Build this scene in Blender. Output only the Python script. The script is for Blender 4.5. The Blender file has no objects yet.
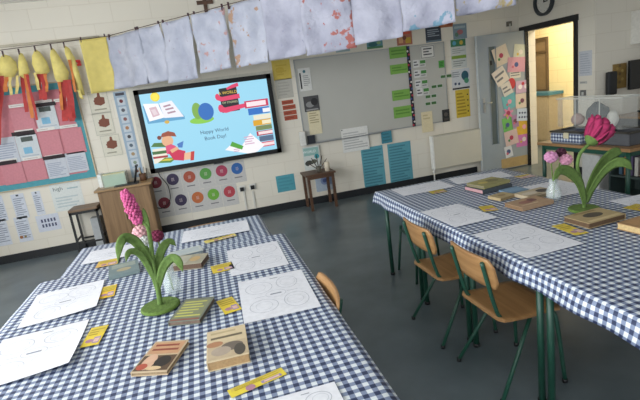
import bpy, bmesh, math, random
from mathutils import Vector, Matrix, noise
random.seed(7)
SC = bpy.context.scene
COL = SC.collection
PI = math.pi

# ------------------------------------------------------------------ camera
EYE = Vector((0.0, 0.0, 1.61))
FPX, PITCH, ROLL, YAW = 465.49, 0.23488, -0.13484, 0.22849
_F = Vector((math.sin(YAW)*math.cos(PITCH), math.cos(YAW)*math.cos(PITCH), -math.sin(PITCH)))
_R0 = Vector((math.cos(YAW), -math.sin(YAW), 0)); _U0 = _R0.cross(_F)
_R = math.cos(ROLL)*_R0 + math.sin(ROLL)*_U0
_U = -math.sin(ROLL)*_R0 + math.cos(ROLL)*_U0
cd = bpy.data.cameras.new('camera'); cam = bpy.data.objects.new('camera', cd); COL.objects.link(cam)
cd.sensor_width = 36; cd.lens = FPX*36/640; cd.clip_start = .05; cd.clip_end = 100
cam.matrix_world = Matrix((( _R.x,_U.x,-_F.x,EYE.x),(_R.y,_U.y,-_F.y,EYE.y),(_R.z,_U.z,-_F.z,EYE.z),(0,0,0,1)))
SC.camera = cam

# ------------------------------------------------------------------ world, daylight, exposure
w = bpy.data.worlds.new('world'); SC.world = w; w.use_nodes = True
w.node_tree.nodes['Background'].inputs[0].default_value = (.80, .88, 1, 1)
w.node_tree.nodes['Background'].inputs[1].default_value = .75
def area(name, loc, aim, sx, sy, power, color):
    l = bpy.data.lights.new(name, 'AREA'); l.shape = 'RECTANGLE'; l.size = sx; l.size_y = sy; l.energy = power; l.color = color
    o = bpy.data.objects.new(name, l); COL.objects.link(o); o.location = loc
    o.rotation_euler = (Vector(aim)-Vector(loc)).to_track_quat('-Z', 'Y').to_euler(); return o
for y, pw in ((-1.7, 120), (.6, 120), (2.9, 85), (5.0, 12)):
    area('window_daylight', (-3.5, y, 1.85), (0, y, .8), 1.6, 1.5, pw, (.95, .98, 1))
area('front_fill_light', (-.8, -2.9, 2.0), (-.2, 4.5, 1.2), 4.6, 1.6, 45, (1, .985, .95))  # unseen fill light behind the camera, added to brighten the right side
area('corridor_lamp', (5.75, 6.4, 2.55), (5.75, 6.4, 0), .6, 2.4, 60, (1, .92, .72))
SC.view_settings.view_transform = 'Standard'; SC.view_settings.look = 'None'
SC.view_settings.gamma = 1; SC.view_settings.use_curve_mapping = False
SC.view_settings.exposure = 0.10

# ------------------------------------------------------------------ helpers
def ray(px, py): return _F + _R*((px-320)/FPX) + _U*((200-py)/FPX)
def at(px, py, axis, val):                # point of the place seen at px,py on the plane axis=val
    d = ray(px, py); t = (val-EYE[axis])/d[axis]; return EYE + d*t
def lin(c):
    if isinstance(c, str):
        c = c.lstrip('#'); c = [int(c[i:i+2], 16) for i in (0, 2, 4)]
    return tuple(((v/255)/12.92 if v/255 <= .04045 else ((v/255+.055)/1.055)**2.4) for v in c)
_M = {}
def mat(col, rough=.6, metal=0, var=.06, scale=30, bump=0, key=''):
    k = (str(col), rough, metal, var, scale, bump, key)
    if k in _M: return _M[k]
    m = bpy.data.materials.new('paint'); m.use_nodes = True; nt = m.node_tree; b = nt.nodes['Principled BSDF']
    c = lin(col); b.inputs['Roughness'].default_value = rough; b.inputs['Metallic'].default_value = metal
    tc = nt.nodes.new('ShaderNodeTexCoord'); n = nt.nodes.new('ShaderNodeTexNoise'); n.inputs['Scale'].default_value = scale
    nt.links.new(tc.outputs['Object'], n.inputs['Vector'])
    r = nt.nodes.new('ShaderNodeValToRGB')
    r.color_ramp.elements[0].position = .3; r.color_ramp.elements[1].position = .7
    r.color_ramp.elements[0].color = tuple(x*(1-var) for x in c)+(1,); r.color_ramp.elements[1].color = tuple(min(1, x*(1+var)) for x in c)+(1,)
    nt.links.new(n.outputs['Fac'], r.inputs[0]); nt.links.new(r.outputs[0], b.inputs['Base Color'])
    if bump:
        bp = nt.nodes.new('ShaderNodeBump'); bp.inputs['Strength'].default_value = bump; bp.inputs['Distance'].default_value = .01
        nt.links.new(n.outputs['Fac'], bp.inputs['Height']); nt.links.new(bp.outputs[0], b.inputs['Normal'])
    _M[k] = m; return m
def emit(col, s=1.0):
    k = ('e', str(col), s)
    if k in _M: return _M[k]
    m = bpy.data.materials.new('screen_light'); m.use_nodes = True; b = m.node_tree.nodes['Principled BSDF']
    b.inputs['Base Color'].default_value = (.01, .01, .01, 1); b.inputs['Roughness'].default_value = .35
    b.inputs['Emission Color'].default_value = lin(col)+(1,); b.inputs['Emission Strength'].default_value = s
    _M[k] = m; return m
def wood(c1, c2, rough=.45, scale=6, axis=0):
    k = ('w', c1, c2, rough, scale, axis)
    if k in _M: return _M[k]
    m = bpy.data.materials.new('wood'); m.use_nodes = True; nt = m.node_tree; b = nt.nodes['Principled BSDF']
    b.inputs['Roughness'].default_value = rough
    tc = nt.nodes.new('ShaderNodeTexCoord'); mp = nt.nodes.new('ShaderNodeMapping')
    s = [scale*6]*3; s[axis] = scale*.4; mp.inputs['Scale'].default_value = s
    n = nt.nodes.new('ShaderNodeTexNoise'); n.inputs['Scale'].default_value = 1; n.inputs['Detail'].default_value = 4
    r = nt.nodes.new('ShaderNodeValToRGB'); r.color_ramp.elements[0].position = .35; r.color_ramp.elements[1].position = .65
    r.color_ramp.elements[0].color = lin(c1)+(1,); r.color_ramp.elements[1].color = lin(c2)+(1,)
    nt.links.new(tc.outputs['Object'], mp.inputs[0]); nt.links.new(mp.outputs[0], n.inputs[0]); nt.links.new(n.outputs['Fac'], r.inputs[0]); nt.links.new(r.outputs[0], b.inputs['Base Color'])
    _M[k] = m; return m
def glass(tint='#f4f8f8', alpha=.22):
    k = ('g', tint, alpha)
    if k in _M: return _M[k]
    m = bpy.data.materials.new('clear_plastic'); m.use_nodes = True; nt = m.node_tree
    b = nt.nodes['Principled BSDF']; b.inputs['Base Color'].default_value = lin(tint)+(1,); b.inputs['Roughness'].default_value = .12
    b.inputs['Alpha'].default_value = alpha
    _M[k] = m; return m

def box(bm, x0, y0, z0, x1, y1, z1, mi=0, bev=0):
    vs = [bm.verts.new((x, y, z)) for z in (z0, z1) for y in (y0, y1) for x in (x0, x1)]
    fs = [bm.faces.new([vs[i] for i in q]) for q in ((0,2,3,1),(4,5,7,6),(0,1,5,4),(2,6,7,3),(0,4,6,2),(1,3,7,5))]
    for f in fs: f.material_index = mi
    if bev:
        es = list({e for f in fs for e in f.edges})
        r = bmesh.ops.bevel(bm, geom=es, offset=bev, segments=2, affect='EDGES', profile=.6)
        for f in r['faces']: f.material_index = mi
def tube(bm, pts, r, seg=8, mi=0, cap=True):
    pts = [Vector(p) for p in pts]; rings = []
    rr = r if isinstance(r, (list, tuple)) else [r]*len(pts)
    up = None
    for i, p in enumerate(pts):
        t = (pts[min(i+1, len(pts)-1)]-pts[max(i-1, 0)]).normalized()
        if up is None:
            up = Vector((0, 0, 1)) if abs(t.z) < .9 else Vector((1, 0, 0))
        a = t.cross(up).normalized(); up = a.cross(t).normalized()
        rings.append([bm.verts.new(p + rr[i]*(math.cos(2*PI*k/seg)*a + math.sin(2*PI*k/seg)*up)) for k in range(seg)])
    for A, B in zip(rings, rings[1:]):
        for k in range(seg):
            f = bm.faces.new((A[k], A[(k+1) % seg], B[(k+1) % seg], B[k])); f.smooth = True; f.material_index = mi
    if cap:
        for q in (rings[0][::-1], rings[-1]):
            f = bm.faces.new(q); f.material_index = mi
def smooth_path(pts, n=6):
    pts = [Vector(p) for p in pts]; out = []
    for i in range(len(pts)-1):
        p0, p1, p2, p3 = pts[max(i-1, 0)], pts[i], pts[i+1], pts[min(i+2, len(pts)-1)]
        for k in range(n):
            t = k/n
            out.append(.5*((2*p1)+(p2-p0)*t+(2*p0-5*p1+4*p2-p3)*t*t+(3*p1-p0-3*p2+p3)*t**3))
    return out+[pts[-1]]
def lathe(bm, prof, c=(0, 0, 0), seg=20, mi=0, sx=1, sy=1):
    rings = []
    for r, z in prof:
        rings.append([bm.verts.new((c[0]+sx*r*math.cos(2*PI*k/seg), c[1]+sy*r*math.sin(2*PI*k/seg), c[2]+z)) for k in range(seg)])
    for A, B in zip(rings, rings[1:]):
        for k in range(seg):
            f = bm.faces.new((A[k], A[(k+1) % seg], B[(k+1) % seg], B[k])); f.smooth = True; f.material_index = mi
    for q in (rings[0][::-1], rings[-1]):
        try: f = bm.faces.new(q); f.material_index = mi
        except ValueError: pass
def ball(bm, c, r, mi=0, sub=2, sc=(1, 1, 1)):
    res = bmesh.ops.create_icosphere(bm, subdivisions=sub, radius=r)
    for v in res['verts']: v.co = Vector((v.co.x*sc[0], v.co.y*sc[1], v.co.z*sc[2])) + Vector(c)
    for f in {f for v in res['verts'] for f in v.link_faces}: f.smooth = True; f.material_index = mi
def obj(name, bm, mats, parent=None, loc=None):
    me = bpy.data.meshes.new(name); bmesh.ops.recalc_face_normals(bm, faces=bm.faces); bm.to_mesh(me); bm.free()
    for m in (mats if isinstance(mats, (list, tuple)) else [mats]): me.materials.append(m)
    o = bpy.data.objects.new(name, me); COL.objects.link(o)
    if parent: o.parent = parent
    if loc is not None: o.location = loc
    return o
def tag(o, label, cat, group=None):
    o['label'] = label; o['category'] = cat
    if group: o['group'] = group
    return o
def thing(name, label, cat, loc=(0, 0, 0), rz=0, group=None):
    o = bpy.data.objects.new(name, None); COL.objects.link(o); o.location = loc; o.rotation_euler = (0, 0, rz); o.empty_display_size = .1
    return tag(o, label, cat, group)
def struct(o): o['kind'] = 'structure'; return o
def boxobj(name, b, m, parent=None, bev=0):
    bm = bmesh.new(); box(bm, *b, bev=bev); return obj(name, bm, m, parent)
def dup(root, loc, rz, label, group=None):
    r = root.copy(); COL.objects.link(r); r.location = loc; r.rotation_euler = (0, 0, rz); r['label'] = label
    if group: r['group'] = group
    for ch in list(root.children):
        c = ch.copy(); COL.objects.link(c); c.parent = r
        for g in list(ch.children):
            d = g.copy(); COL.objects.link(d); d.parent = c
    return r

# --- flat printed things: paper with printed marks, one mesh
def text_polys(s, size, align='CENTER'):
    cu = bpy.data.curves.new('t', 'FONT'); cu.body = s; cu.size = size; cu.align_x = align; cu.align_y = 'CENTER'; cu.resolution_u = 3
    o = bpy.data.objects.new('t', cu); COL.objects.link(o)
    dg = bpy.context.evaluated_depsgraph_get(); me = bpy.data.meshes.new_from_object(o.evaluated_get(dg))
    vs = [v.co.copy() for v in me.vertices]; fs = [list(p.vertices) for p in me.polygons]
    bpy.data.objects.remove(o); bpy.data.curves.remove(cu); bpy.data.meshes.remove(me)
    return vs, fs
BASES = {'back': ((1, 0, 0), (0, 0, 1)), 'right': ((0, -1, 0), (0, 0, 1))}
def basis(plane, rot=0):
    if plane == 'table': u, v = Vector((1, 0, 0)), Vector((0, 1, 0))
    else: u, v = map(Vector, BASES[plane])
    c, s = math.cos(rot), math.sin(rot); return c*u+s*v, -s*u+c*v
def draw(bm, marks, W, H, t, mats, mk, z=None, step=.0005):
    """marks in fractions of the sheet, each a step above the last colour layer"""
    z = t if z is None else z
    def mi(c):
        m = mk(c)
        if m not in mats: mats.append(m)
        return mats.index(m)
    lv = 0
    for q in marks:
        k = q[0]; lv += 1; zz = z+.0003+.00008*lv
        def poly(pts, c):
            f = bm.faces.new([bm.verts.new((x, y, zz)) for x, y in pts]); f.material_index = mi(c)
        X = lambda u: (u-.5)*W
        Y = lambda v: (v-.5)*H
        if k == 'r': poly([(X(q[1]), Y(q[2])), (X(q[3]), Y(q[2])), (X(q[3]), Y(q[4])), (X(q[1]), Y(q[4]))], q[5])
        elif k == 'c': poly([(X(q[1])+q[3]*math.cos(2*PI*i/24), Y(q[2])+(q[5] if len(q) > 5 else q[3])*math.sin(2*PI*i/24)) for i in range(24)], q[4])
        elif k == 'p': poly([(X(u), Y(v)) for u, v in q[1]], q[2])
        elif k == 'l':           # rows of writing
            u0, v0, u1, v1, n, c = q[1:]
            for i in range(n):
                vv = v1-(i+.5)*(v1-v0)/n; hh = (v1-v0)/n*.22; ue = u1-(u1-u0)*random.choice((0, 0, .08, .2, .35))
                poly([(X(u0), Y(vv-hh)), (X(ue), Y(vv-hh)), (X(ue), Y(vv+hh)), (X(u0), Y(vv+hh))], c)
        elif k == 'o':           # drawn oval outline
            u, v, ru, rv, th, c = q[1:]
            N = 28; i0 = [];
            for i in range(N):
                a = 2*PI*i/N; b = 2*PI*(i+1)/N
                poly([(X(u)+ru*math.cos(a), Y(v)+rv*math.sin(a)), (X(u)+(ru+th)*math.cos(a), Y(v)+(rv+th)*math.sin(a)),
                      (X(u)+(ru+th)*math.cos(b), Y(v)+(rv+th)*math.sin(b)), (X(u)+ru*math.cos(b), Y(v)+rv*math.sin(b))], c)
        elif k == 't':           # real writing
            s, u, v, size, c = q[1:6]; al = q[6] if len(q) > 6 else 'CENTER'
            vs, fs = text_polys(s, size, al); nv = [bm.verts.new((p.x+X(u), p.y+Y(v), zz)) for p in vs]
            for f in fs:
                try: g = bm.faces.new([nv[i] for i in f]); g.material_index = mi(c)
                except ValueError: pass
def ink(c): return mat(c, .7, 0, .05, 40)
def sheet_mesh(name, plane, center, W, H, base, marks=(), rot=0, t=.0015, parent=None, mk=ink, curl=0, basem=None, outline=None):
    bm = bmesh.new(); mats = [basem or mk(base)]
    if curl:                                     # gently lifting paper corner
        n = 10; gv = {}
        for s_ in (0, 1):
            for i in range(n+1):
                for j in range(n+1):
                    u, v = i/n, j/n; zc = curl*max(0, (u+(1-v))/2-.45)**2*3
                    gv[s_, i, j] = bm.verts.new(((u-.5)*W, (v-.5)*H, zc+(t if s_ else 0)))
        for s_ in (0, 1):
            for i in range(n):
                for j in range(n): bm.faces.new((gv[s_, i, j], gv[s_, i+1, j], gv[s_, i+1, j+1], gv[s_, i, j+1]))
        for i in range(n):
            for (a, b) in (((i, 0), (i+1, 0)), ((i, n), (i+1, n)), ((0, i), (0, i+1)), ((n, i), (n, i+1))):
                bm.faces.new((gv[(0,)+a], gv[(0,)+b], gv[(1,)+b], gv[(1,)+a]))
    elif outline:
        vs0 = [bm.verts.new(((u-.5)*W, (v-.5)*H, 0)) for u, v in outline]; vs1 = [bm.verts.new(((u-.5)*W, (v-.5)*H, t)) for u, v in outline]
        bm.faces.new(vs1); bm.faces.new(vs0[::-1])
        for i in range(len(vs0)): bm.faces.new((vs0[i], vs0[(i+1) % len(vs0)], vs1[(i+1) % len(vs0)], vs1[i]))
    else: box(bm, -W/2, -H/2, 0, W/2, H/2, t)
    draw(bm, marks, W, H, t, mats, mk)
    if curl:
        for v in bm.verts:
            if v.co.z > t+.0004:
                u, vv = v.co.x/W+.5, v.co.y/H+.5; v.co.z += curl*max(0, (u+(1-vv))/2-.45)**2*3
    me = bpy.data.meshes.new(name); bm.to_mesh(me); bm.free()
    for m in mats: me.materials.append(m)
    o = bpy.data.objects.new(name, me); COL.objects.link(o)
    u, v = basis(plane, rot); n = u.cross(v); c = Vector(center)
    M = Matrix(((u.x, v.x, n.x, c.x), (u.y, v.y, n.y, c.y), (u.z, v.z, n.z, c.z), (0, 0, 0, 1)))
    if parent: o.parent = parent
    o.matrix_local = M
    return o
D = 6.38      # back wall
R = 4.90      # right wall with the doorway
def pin(name, label, cat, px, base, marks=(), group=None, yoff=.001, rot=0, t=.0015, **k):
    """paper pinned on the back wall between two of its corners"""
    a = at(px[0], px[1], 1, D); b = at(px[2], px[3], 1, D)
    c = ((a.x+b.x)/2, D-yoff, (a.z+b.z)/2)
    o = sheet_mesh(name, 'back', c, abs(b.x-a.x), abs(a.z-b.z), base, marks, rot, t, **k)
    return tag(o, label, cat, group)

# ------------------------------------------------------------------ shared materials
def block_wall(c, mortar):
    m = bpy.data.materials.new('painted_blockwork'); m.use_nodes = True; nt = m.node_tree; b = nt.nodes['Principled BSDF']
    b.inputs['Roughness'].default_value = .55
    tc = nt.nodes.new('ShaderNodeTexCoord'); sp = nt.nodes.new('ShaderNodeSeparateXYZ'); ad = nt.nodes.new('ShaderNodeMath'); ad.operation = 'ADD'
    cb = nt.nodes.new('ShaderNodeCombineXYZ'); br = nt.nodes.new('ShaderNodeTexBrick')
    nt.links.new(tc.outputs['Object'], sp.inputs[0]); nt.links.new(sp.outputs[0], ad.inputs[0]); nt.links.new(sp.outputs[1], ad.inputs[1])
    nt.links.new(ad.outputs[0], cb.inputs[0]); nt.links.new(sp.outputs[2], cb.inputs[1]); nt.links.new(cb.outputs[0], br.inputs['Vector'])
    br.inputs['Scale'].default_value = 1; br.inputs['Brick Width'].default_value = .45; br.inputs['Row Height'].default_value = .225
    br.inputs['Mortar Size'].default_value = .006; br.inputs['Mortar Smooth'].default_value = .6
    br.inputs['Color1'].default_value = lin(c)+(1,); br.inputs['Color2'].default_value = tuple(x*.97 for x in lin(c))+(1,); br.inputs['Mortar'].default_value = lin(mortar)+(1,)
    nt.links.new(br.outputs['Color'], b.inputs['Base Color'])
    bp = nt.nodes.new('ShaderNodeBump'); bp.inputs['Strength'].default_value = .25; bp.inputs['Distance'].default_value = .006; bp.invert = True
    nt.links.new(br.outputs['Fac'], bp.inputs['Height']); nt.links.new(bp.outputs[0], b.inputs['Normal'])
    return m
WALL = block_wall('#e1dbcd', '#d8d1c2')
def floor_mat():
    m = bpy.data.materials.new('vinyl_floor'); m.use_nodes = True; nt = m.node_tree; b = nt.nodes['Principled BSDF']
    tc = nt.nodes.new('ShaderNodeTexCoord'); n = nt.nodes.new('ShaderNodeTexNoise'); n.inputs['Scale'].default_value = 2.5; n.inputs['Detail'].default_value = 8
    r = nt.nodes.new('ShaderNodeValToRGB'); r.color_ramp.elements[0].position = .35; r.color_ramp.elements[1].position = .7
    r.color_ramp.elements[0].color = lin('#505b60')+(1,); r.color_ramp.elements[1].color = lin('#667176')+(1,)
    nt.links.new(tc.outputs['Object'], n.inputs[0]); nt.links.new(n.outputs['Fac'], r.inputs[0]); nt.links.new(r.outputs[0], b.inputs['Base Color'])
    b.inputs['Roughness'].default_value = .3
    return m
def gingham():
    m = bpy.data.materials.new('gingham_cloth'); m.use_nodes = True; nt = m.node_tree; b = nt.nodes['Principled BSDF']
    b.inputs['Roughness'].default_value = .5; b.inputs['Specular IOR Level'].default_value = .5
    uv = nt.nodes.new('ShaderNodeUVMap'); sp = nt.nodes.new('ShaderNodeSeparateXYZ'); nt.links.new(uv.outputs[0], sp.inputs[0])
    outs = []
    for i in (0, 1):
        a = nt.nodes.new('ShaderNodeMath'); a.operation = 'DIVIDE'; a.inputs[1].default_value = .036; nt.links.new(sp.outputs[i], a.inputs[0])
        f = nt.nodes.new('ShaderNodeMath'); f.operation = 'FRACT'; nt.links.new(a.outputs[0], f.inputs[0])
        g = nt.nodes.new('ShaderNodeMath'); g.operation = 'GREATER_THAN'; g.inputs[1].default_value = .5; nt.links.new(f.outputs[0], g.inputs[0]); outs.append(g)
    s = nt.nodes.new('ShaderNodeMath'); s.operation = 'ADD'; nt.links.new(outs[0].outputs[0], s.inputs[0]); nt.links.new(outs[1].outputs[0], s.inputs[1])
    h = nt.nodes.new('ShaderNodeMath'); h.operation = 'MULTIPLY'; h.inputs[1].default_value = .5; nt.links.new(s.outputs[0], h.inputs[0])
    r = nt.nodes.new('ShaderNodeValToRGB'); r.color_ramp.interpolation = 'CONSTANT'
    r.color_ramp.elements[0].color = lin('#d6dcdf')+(1,); r.color_ramp.elements[1].position = .25; r.color_ramp.elements[1].color = lin('#7c88a2')+(1,)
    e = r.color_ramp.elements.new(.75); e.color = lin('#293453')+(1,)
    nt.links.new(h.outputs[0], r.inputs[0]); nt.links.new(r.outputs[0], b.inputs['Base Color'])
    return m
GING = gingham()
GREEN = mat('#1f4a3c', .4, 0, .08, 20); BLACK = mat('#17181a', .45); WHITE = mat('#e6e6e4', .6); DARKGREY = mat('#2b2e30', .5)
PLY = wood('#8f6a43', '#a67f54', .4, 5, 1); OAK = wood('#775b3d', '#8e704e', .5, 5, 2); BROWN = wood('#4a3222', '#5d4230', .45, 6, 0)
DESK = wood('#8d6a45', '#a17d55', .35, 5, 1)

# ------------------------------------------------------------------ the room
FX0, FX1, FY0 = -3.4, 7.4, -3.0
bm = bmesh.new(); box(bm, FX0, FY0, -.05, FX1, 9.6, 0); struct(obj('floor', bm, floor_mat()))
bm = bmesh.new(); box(bm, FX0, D, 0, R, D+.12, 3.0); struct(obj('wall_back', bm, WALL))
bm = bmesh.new()
DY0, DY1, DZ = 5.30, 6.22, 2.01
box(bm, R, 4.98, 0, R+.14, DY0, 3.0); box(bm, R, DY1, 0, R+.14, 9.5, 3.0); box(bm, R, DY0, DZ, R+.14, DY1, 3.0)
struct(obj('wall_right', bm, WALL))
bm = bmesh.new(); box(bm, R+.14, 4.98, 0, FX1, 5.10, 3.0); struct(obj('wall_alcove', bm, WALL))
bm = bmesh.new(); box(bm, FX1, FY0, 0, FX1+.1, 5.1, 3.0); struct(obj('wall_far_right', bm, WALL))
bm = bmesh.new(); box(bm, FX0, FY0, 3.0, FX1, D+.12, 3.08); struct(obj('ceiling', bm, mat('#e9e6de', .8)))
bm = bmesh.new()       # window side, open where the daylight comes in
box(bm, FX0-.15, FY0, 0, FX0, D+.12, 1.0); box(bm, FX0-.15, FY0, 2.65, FX0, D+.12, 3.0)
for a, b in ((FY0, -2.55), (-.85, -.25), (1.45, 2.05), (3.75, 4.15), (5.85, D+.12)): box(bm, FX0-.15, a, 1.0, FX0, b, 2.65)
struct(obj('wall_left', bm, WALL))
CORR = mat('#e6cf94', .6, 0, .04, 6)
bm = bmesh.new(); box(bm, 6.5, 5.1, 0, 6.6, 9.5, 2.6); struct(obj('wall_corridor', bm, block_wall('#ecdcae', '#d9c896')))
bm = bmesh.new(); box(bm, R+.14, 9.5, 0, 6.6, 9.6, 2.6); struct(obj('wall_corridor_end', bm, CORR))
bm = bmesh.new(); box(bm, R+.14, 5.1, 2.6, 6.6, 9.6, 2.66); struct(obj('ceiling_corridor', bm, CORR))
bm = bmesh.new(); box(bm, FX0, D-.014, 0, 4.05, D, .10); box(bm, FX0, D-.02, .0, 4.05, D, .012); struct(obj('baseboard_back', bm, mat('#191c20', .5)))
bm = bmesh.new(); box(bm, R-.014, 4.98, 0, R, DY0-.06, .10); struct(obj('baseboard_right', bm, mat('#191c20', .5)))
# black door frame
bm = bmesh.new()
for a, b in ((DY0-.05, DY0), (DY1, DY1+.05)): box(bm, R-.03, a, 0, R+.02, b, DZ+.0)
box(bm, R-.035, DY0-.06, DZ, R+.02, DY1+.13, DZ+.075)
struct(obj('trim_1', bm, mat('#15161a', .5)))
# open door leaf, folded back beside the back wall
LY = 6.26
dr = thing('door', 'open grey classroom door leaf with narrow glass strip and pinned papers', 'door', (R-.03, LY, 0)); 
del dr['category']; del dr['label']; dr.name = 'door_1'; dr['kind'] = 'structure'
gl0 = at(488, 55, 1, LY); gl1 = at(499, 140, 1, LY)
gx0, gx1 = gl0.x-(R-.03), gl1.x-(R-.03)-.02
GREYD = mat('#9aa3a9', .45, 0, .03, 8)
lx0 = -.80
bm = bmesh.new(); zt = 2.03; gz0, gz1 = .42, 1.86
for q in ((lx0, 0.01, gx0, zt), (gx1, .01, 0, zt), (gx0, .01, gx1, gz0), (gx0, gz1, gx1, zt)): box(bm, q[0], -.022, q[1], q[2], .022, q[3])
obj('leaf', bm, GREYD, dr)
boxobj('glass_strip', (gx0, -.004, gz0, gx1, .004, gz1), glass('#6f7c7c', .75), dr)
bm = bmesh.new()
for a, b in ((gx0-.012, gx0), (gx1, gx1+.012)): box(bm, a, -.03, gz0, b, -.022, gz1)
obj('bead', bm, mat('#7f878b', .5), dr)
bm = bmesh.new(); box(bm, lx0+.05, -.028, .92, lx0+.09, -.022, 1.14); tube(bm, [(lx0+.07, -.03, 1.06), (lx0+.07, -.065, 1.06), (lx0+.18, -.065, 1.06)], .009); obj('handle', bm, mat('#b9bcbe', .3, .9), dr)
boxobj('kick_plate', (gx1+.03, -.026, .02, -.005, -.022, .17), mat('#b49b6c', .45), dr)
bm = bmesh.new(); box(bm, -.60, -.03, 1.60, -.57, -.022, 1.66); obj('sign', bm, BLACK, dr)
boxobj('door_edge', (lx0-.006, -.022, .01, lx0, .022, zt), mat('#c3c8ca', .5), dr)

# ------------------------------------------------------------------ television
a = at(133.5, 89.5, 1, 6.30); b = at(282, 153, 1, 6.30)
a2 = at(150, 173, 1, 6.30); b2 = at(270, 74.5, 1, 6.30)
tx0, tx1, tz0, tz1 = (a.x+a2.x)/2, (b.x+b2.x)/2, (a2.z+b.z)/2, (a.z+b2.z)/2
TW, TH = tx1-tx0, tz1-tz0
tv = thing('television', 'large black framed wall television showing a light blue cartoon book slide', 'television', ((tx0+tx1)/2, 6.30, (tz0+tz1)/2))
BZ = .058
bm = bmesh.new()
box(bm, -TW/2, 0, -TH/2, TW/2, .05, TH/2, bev=.006)
for q in ((-TW/2, -TH/2, TW/2, -TH/2+BZ), (-TW/2, TH/2-BZ, TW/2, TH/2), (-TW/2, -TH/2, -TW/2+BZ, TH/2), (TW/2-BZ, -TH/2, TW/2, TH/2)): box(bm, q[0], -.012, q[1], q[2], 0, q[3])
obj('bezel', bm, mat('#08090b', .6), tv)
boxobj('wall_bracket', (-.3, .05, -.2, .3, .0515, .2), DARKGREY, tv)
boxobj('camera_bump', (-.06, -.02, -TH/2-.012, .06, .0, -TH/2), mat('#33363a', .4), tv)
SW, SH = TW-2*BZ, TH-2*BZ
def book_pile(u0, v0, u1, rows):
    out = []; h = .07; v = v0
    for c, dx, pc in rows:
        out.append(('r', u0+dx, v, u1+dx*.3, v+h*.92, c)); out.append(('r', u0+dx+.025, v+h*.2, u1+dx*.3-.005, v+h*.75, pc)); v += h
    return out
def sp(*q):             # places on the screen, as fractions of it
    out = []
    for x, y in q:
        p = at(x, y, 1, 6.30); out.append(((p.x-(tx0+tx1)/2)/SW+.5, (p.z-(tz0+tz1)/2)/SH+.5))
    return out
def dot(x, y, r, c, r2=None): u, v = sp((x, y))[0]; return ('c', u, v, r, c, r2 or r)
def pg(c, *q): return ('p', sp(*q), c)
g = [dot(155, 97, .056, '#f6dc2c'), dot(155, 97, .042, '#fbe94c')]
g += [pg('#5fa4cf', (142.5, 106), (148, 124), (165, 121.8), (185, 119), (184.5, 116), (171.5, 102), (158, 105)), pg('#fbfcff', (143, 104), (158, 103.5), (164.5, 117.5), (149.5, 121.5)), pg('#f3f3fb', (159, 103.5), (171.5, 100.5), (184, 116.5), (164.5, 118)),
      pg('#d9b9c4', (149, 108), (156, 106.5), (160, 115), (153, 117.5)), pg('#e7d5dc', (151, 110), (155, 109), (158, 114), (154, 115.5)), pg('#b08f9f', (163, 106), (170, 104), (171, 105.5), (164, 107.5)), pg('#b08f9f', (165, 109), (173, 107), (174, 108.5), (166, 110.5)), pg('#b08f9f', (167, 112.5), (175, 110.5), (176, 112), (168, 114)), dot(167, 122, .03, '#d9b04a', .022)]
g += [dot(202, 120, .155, '#8ccf4c', .045), dot(197, 111, .062, '#7fb04a', .105), dot(206, 111.5, .098, '#2a6fc0', .11)]
rb = '#e5406b'
g += [pg('#15161c', (218.5, 89), (236, 86), (240, 110), (222.5, 113)), pg(rb, (215.5, 95), (222, 97), (239, 93.5), (240, 98), (221, 101.5), (216.5, 100)), dot(217.5, 97, .03, rb, .04),
      pg(rb, (218.5, 105), (225, 107.5), (246, 103), (246, 107), (226, 113), (221, 112)), dot(221, 108.5, .035, rb, .05), pg(rb, (226, 88), (231, 85), (237.5, 82.5), (238.5, 86), (231, 88.5), (227, 90)),
      ('t', 'A WORLD', *sp((227.6, 92.6))[0], .052, '#f2c94a'), ('t', 'OF STORIES', *sp((230, 102.2))[0], .038, '#cdd6a8')]
g += [('t', 'Happy World', *sp((214.5, 130.8))[0], .066, '#243a66'), ('t', 'Book Day!', *sp((215.5, 137.2))[0], .066, '#243a66')]
g += [('r', .79, .63, .985, .73, '#d0355a'), ('r', .805, .648, .965, .712, '#fde9ee'), ('r', .81, .53, .985, .62, '#2f74c8'), ('r', .93, .545, .99, .60, '#f4f6fa'),
      ('r', .845, .455, .99, .52, '#f0ead2'), ('r', .835, .37, .985, .45, '#e2a928'), ('r', .91, .385, .985, .435, '#f6eccb'), ('r', .85, .30, .985, .365, '#7b8c5a'),
      ('r', .85, .225, .985, .29, '#b5304a'), ('r', .865, .24, .985, .28, '#fbe6e8'), ('r', .865, .14, .985, .215, '#5a6f8c'), ('r', .865, .06, .985, .13, '#d85a72'), ('r', .885, .075, .985, .115, '#fbe2e4')]
g += [pg('#fdfbff', (225, 150), (231, 144.5), (241, 147), (250, 133), (264.5, 145), (258, 151), (252, 154)), ('l', .74, .12, .82, .25, 4, '#d9aecb'), ('l', .64, .045, .71, .10, 2, '#d9aecb'), pg('#56a63a', (230, 146), (232, 141.5), (243.5, 146), (242, 149.5))]
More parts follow.
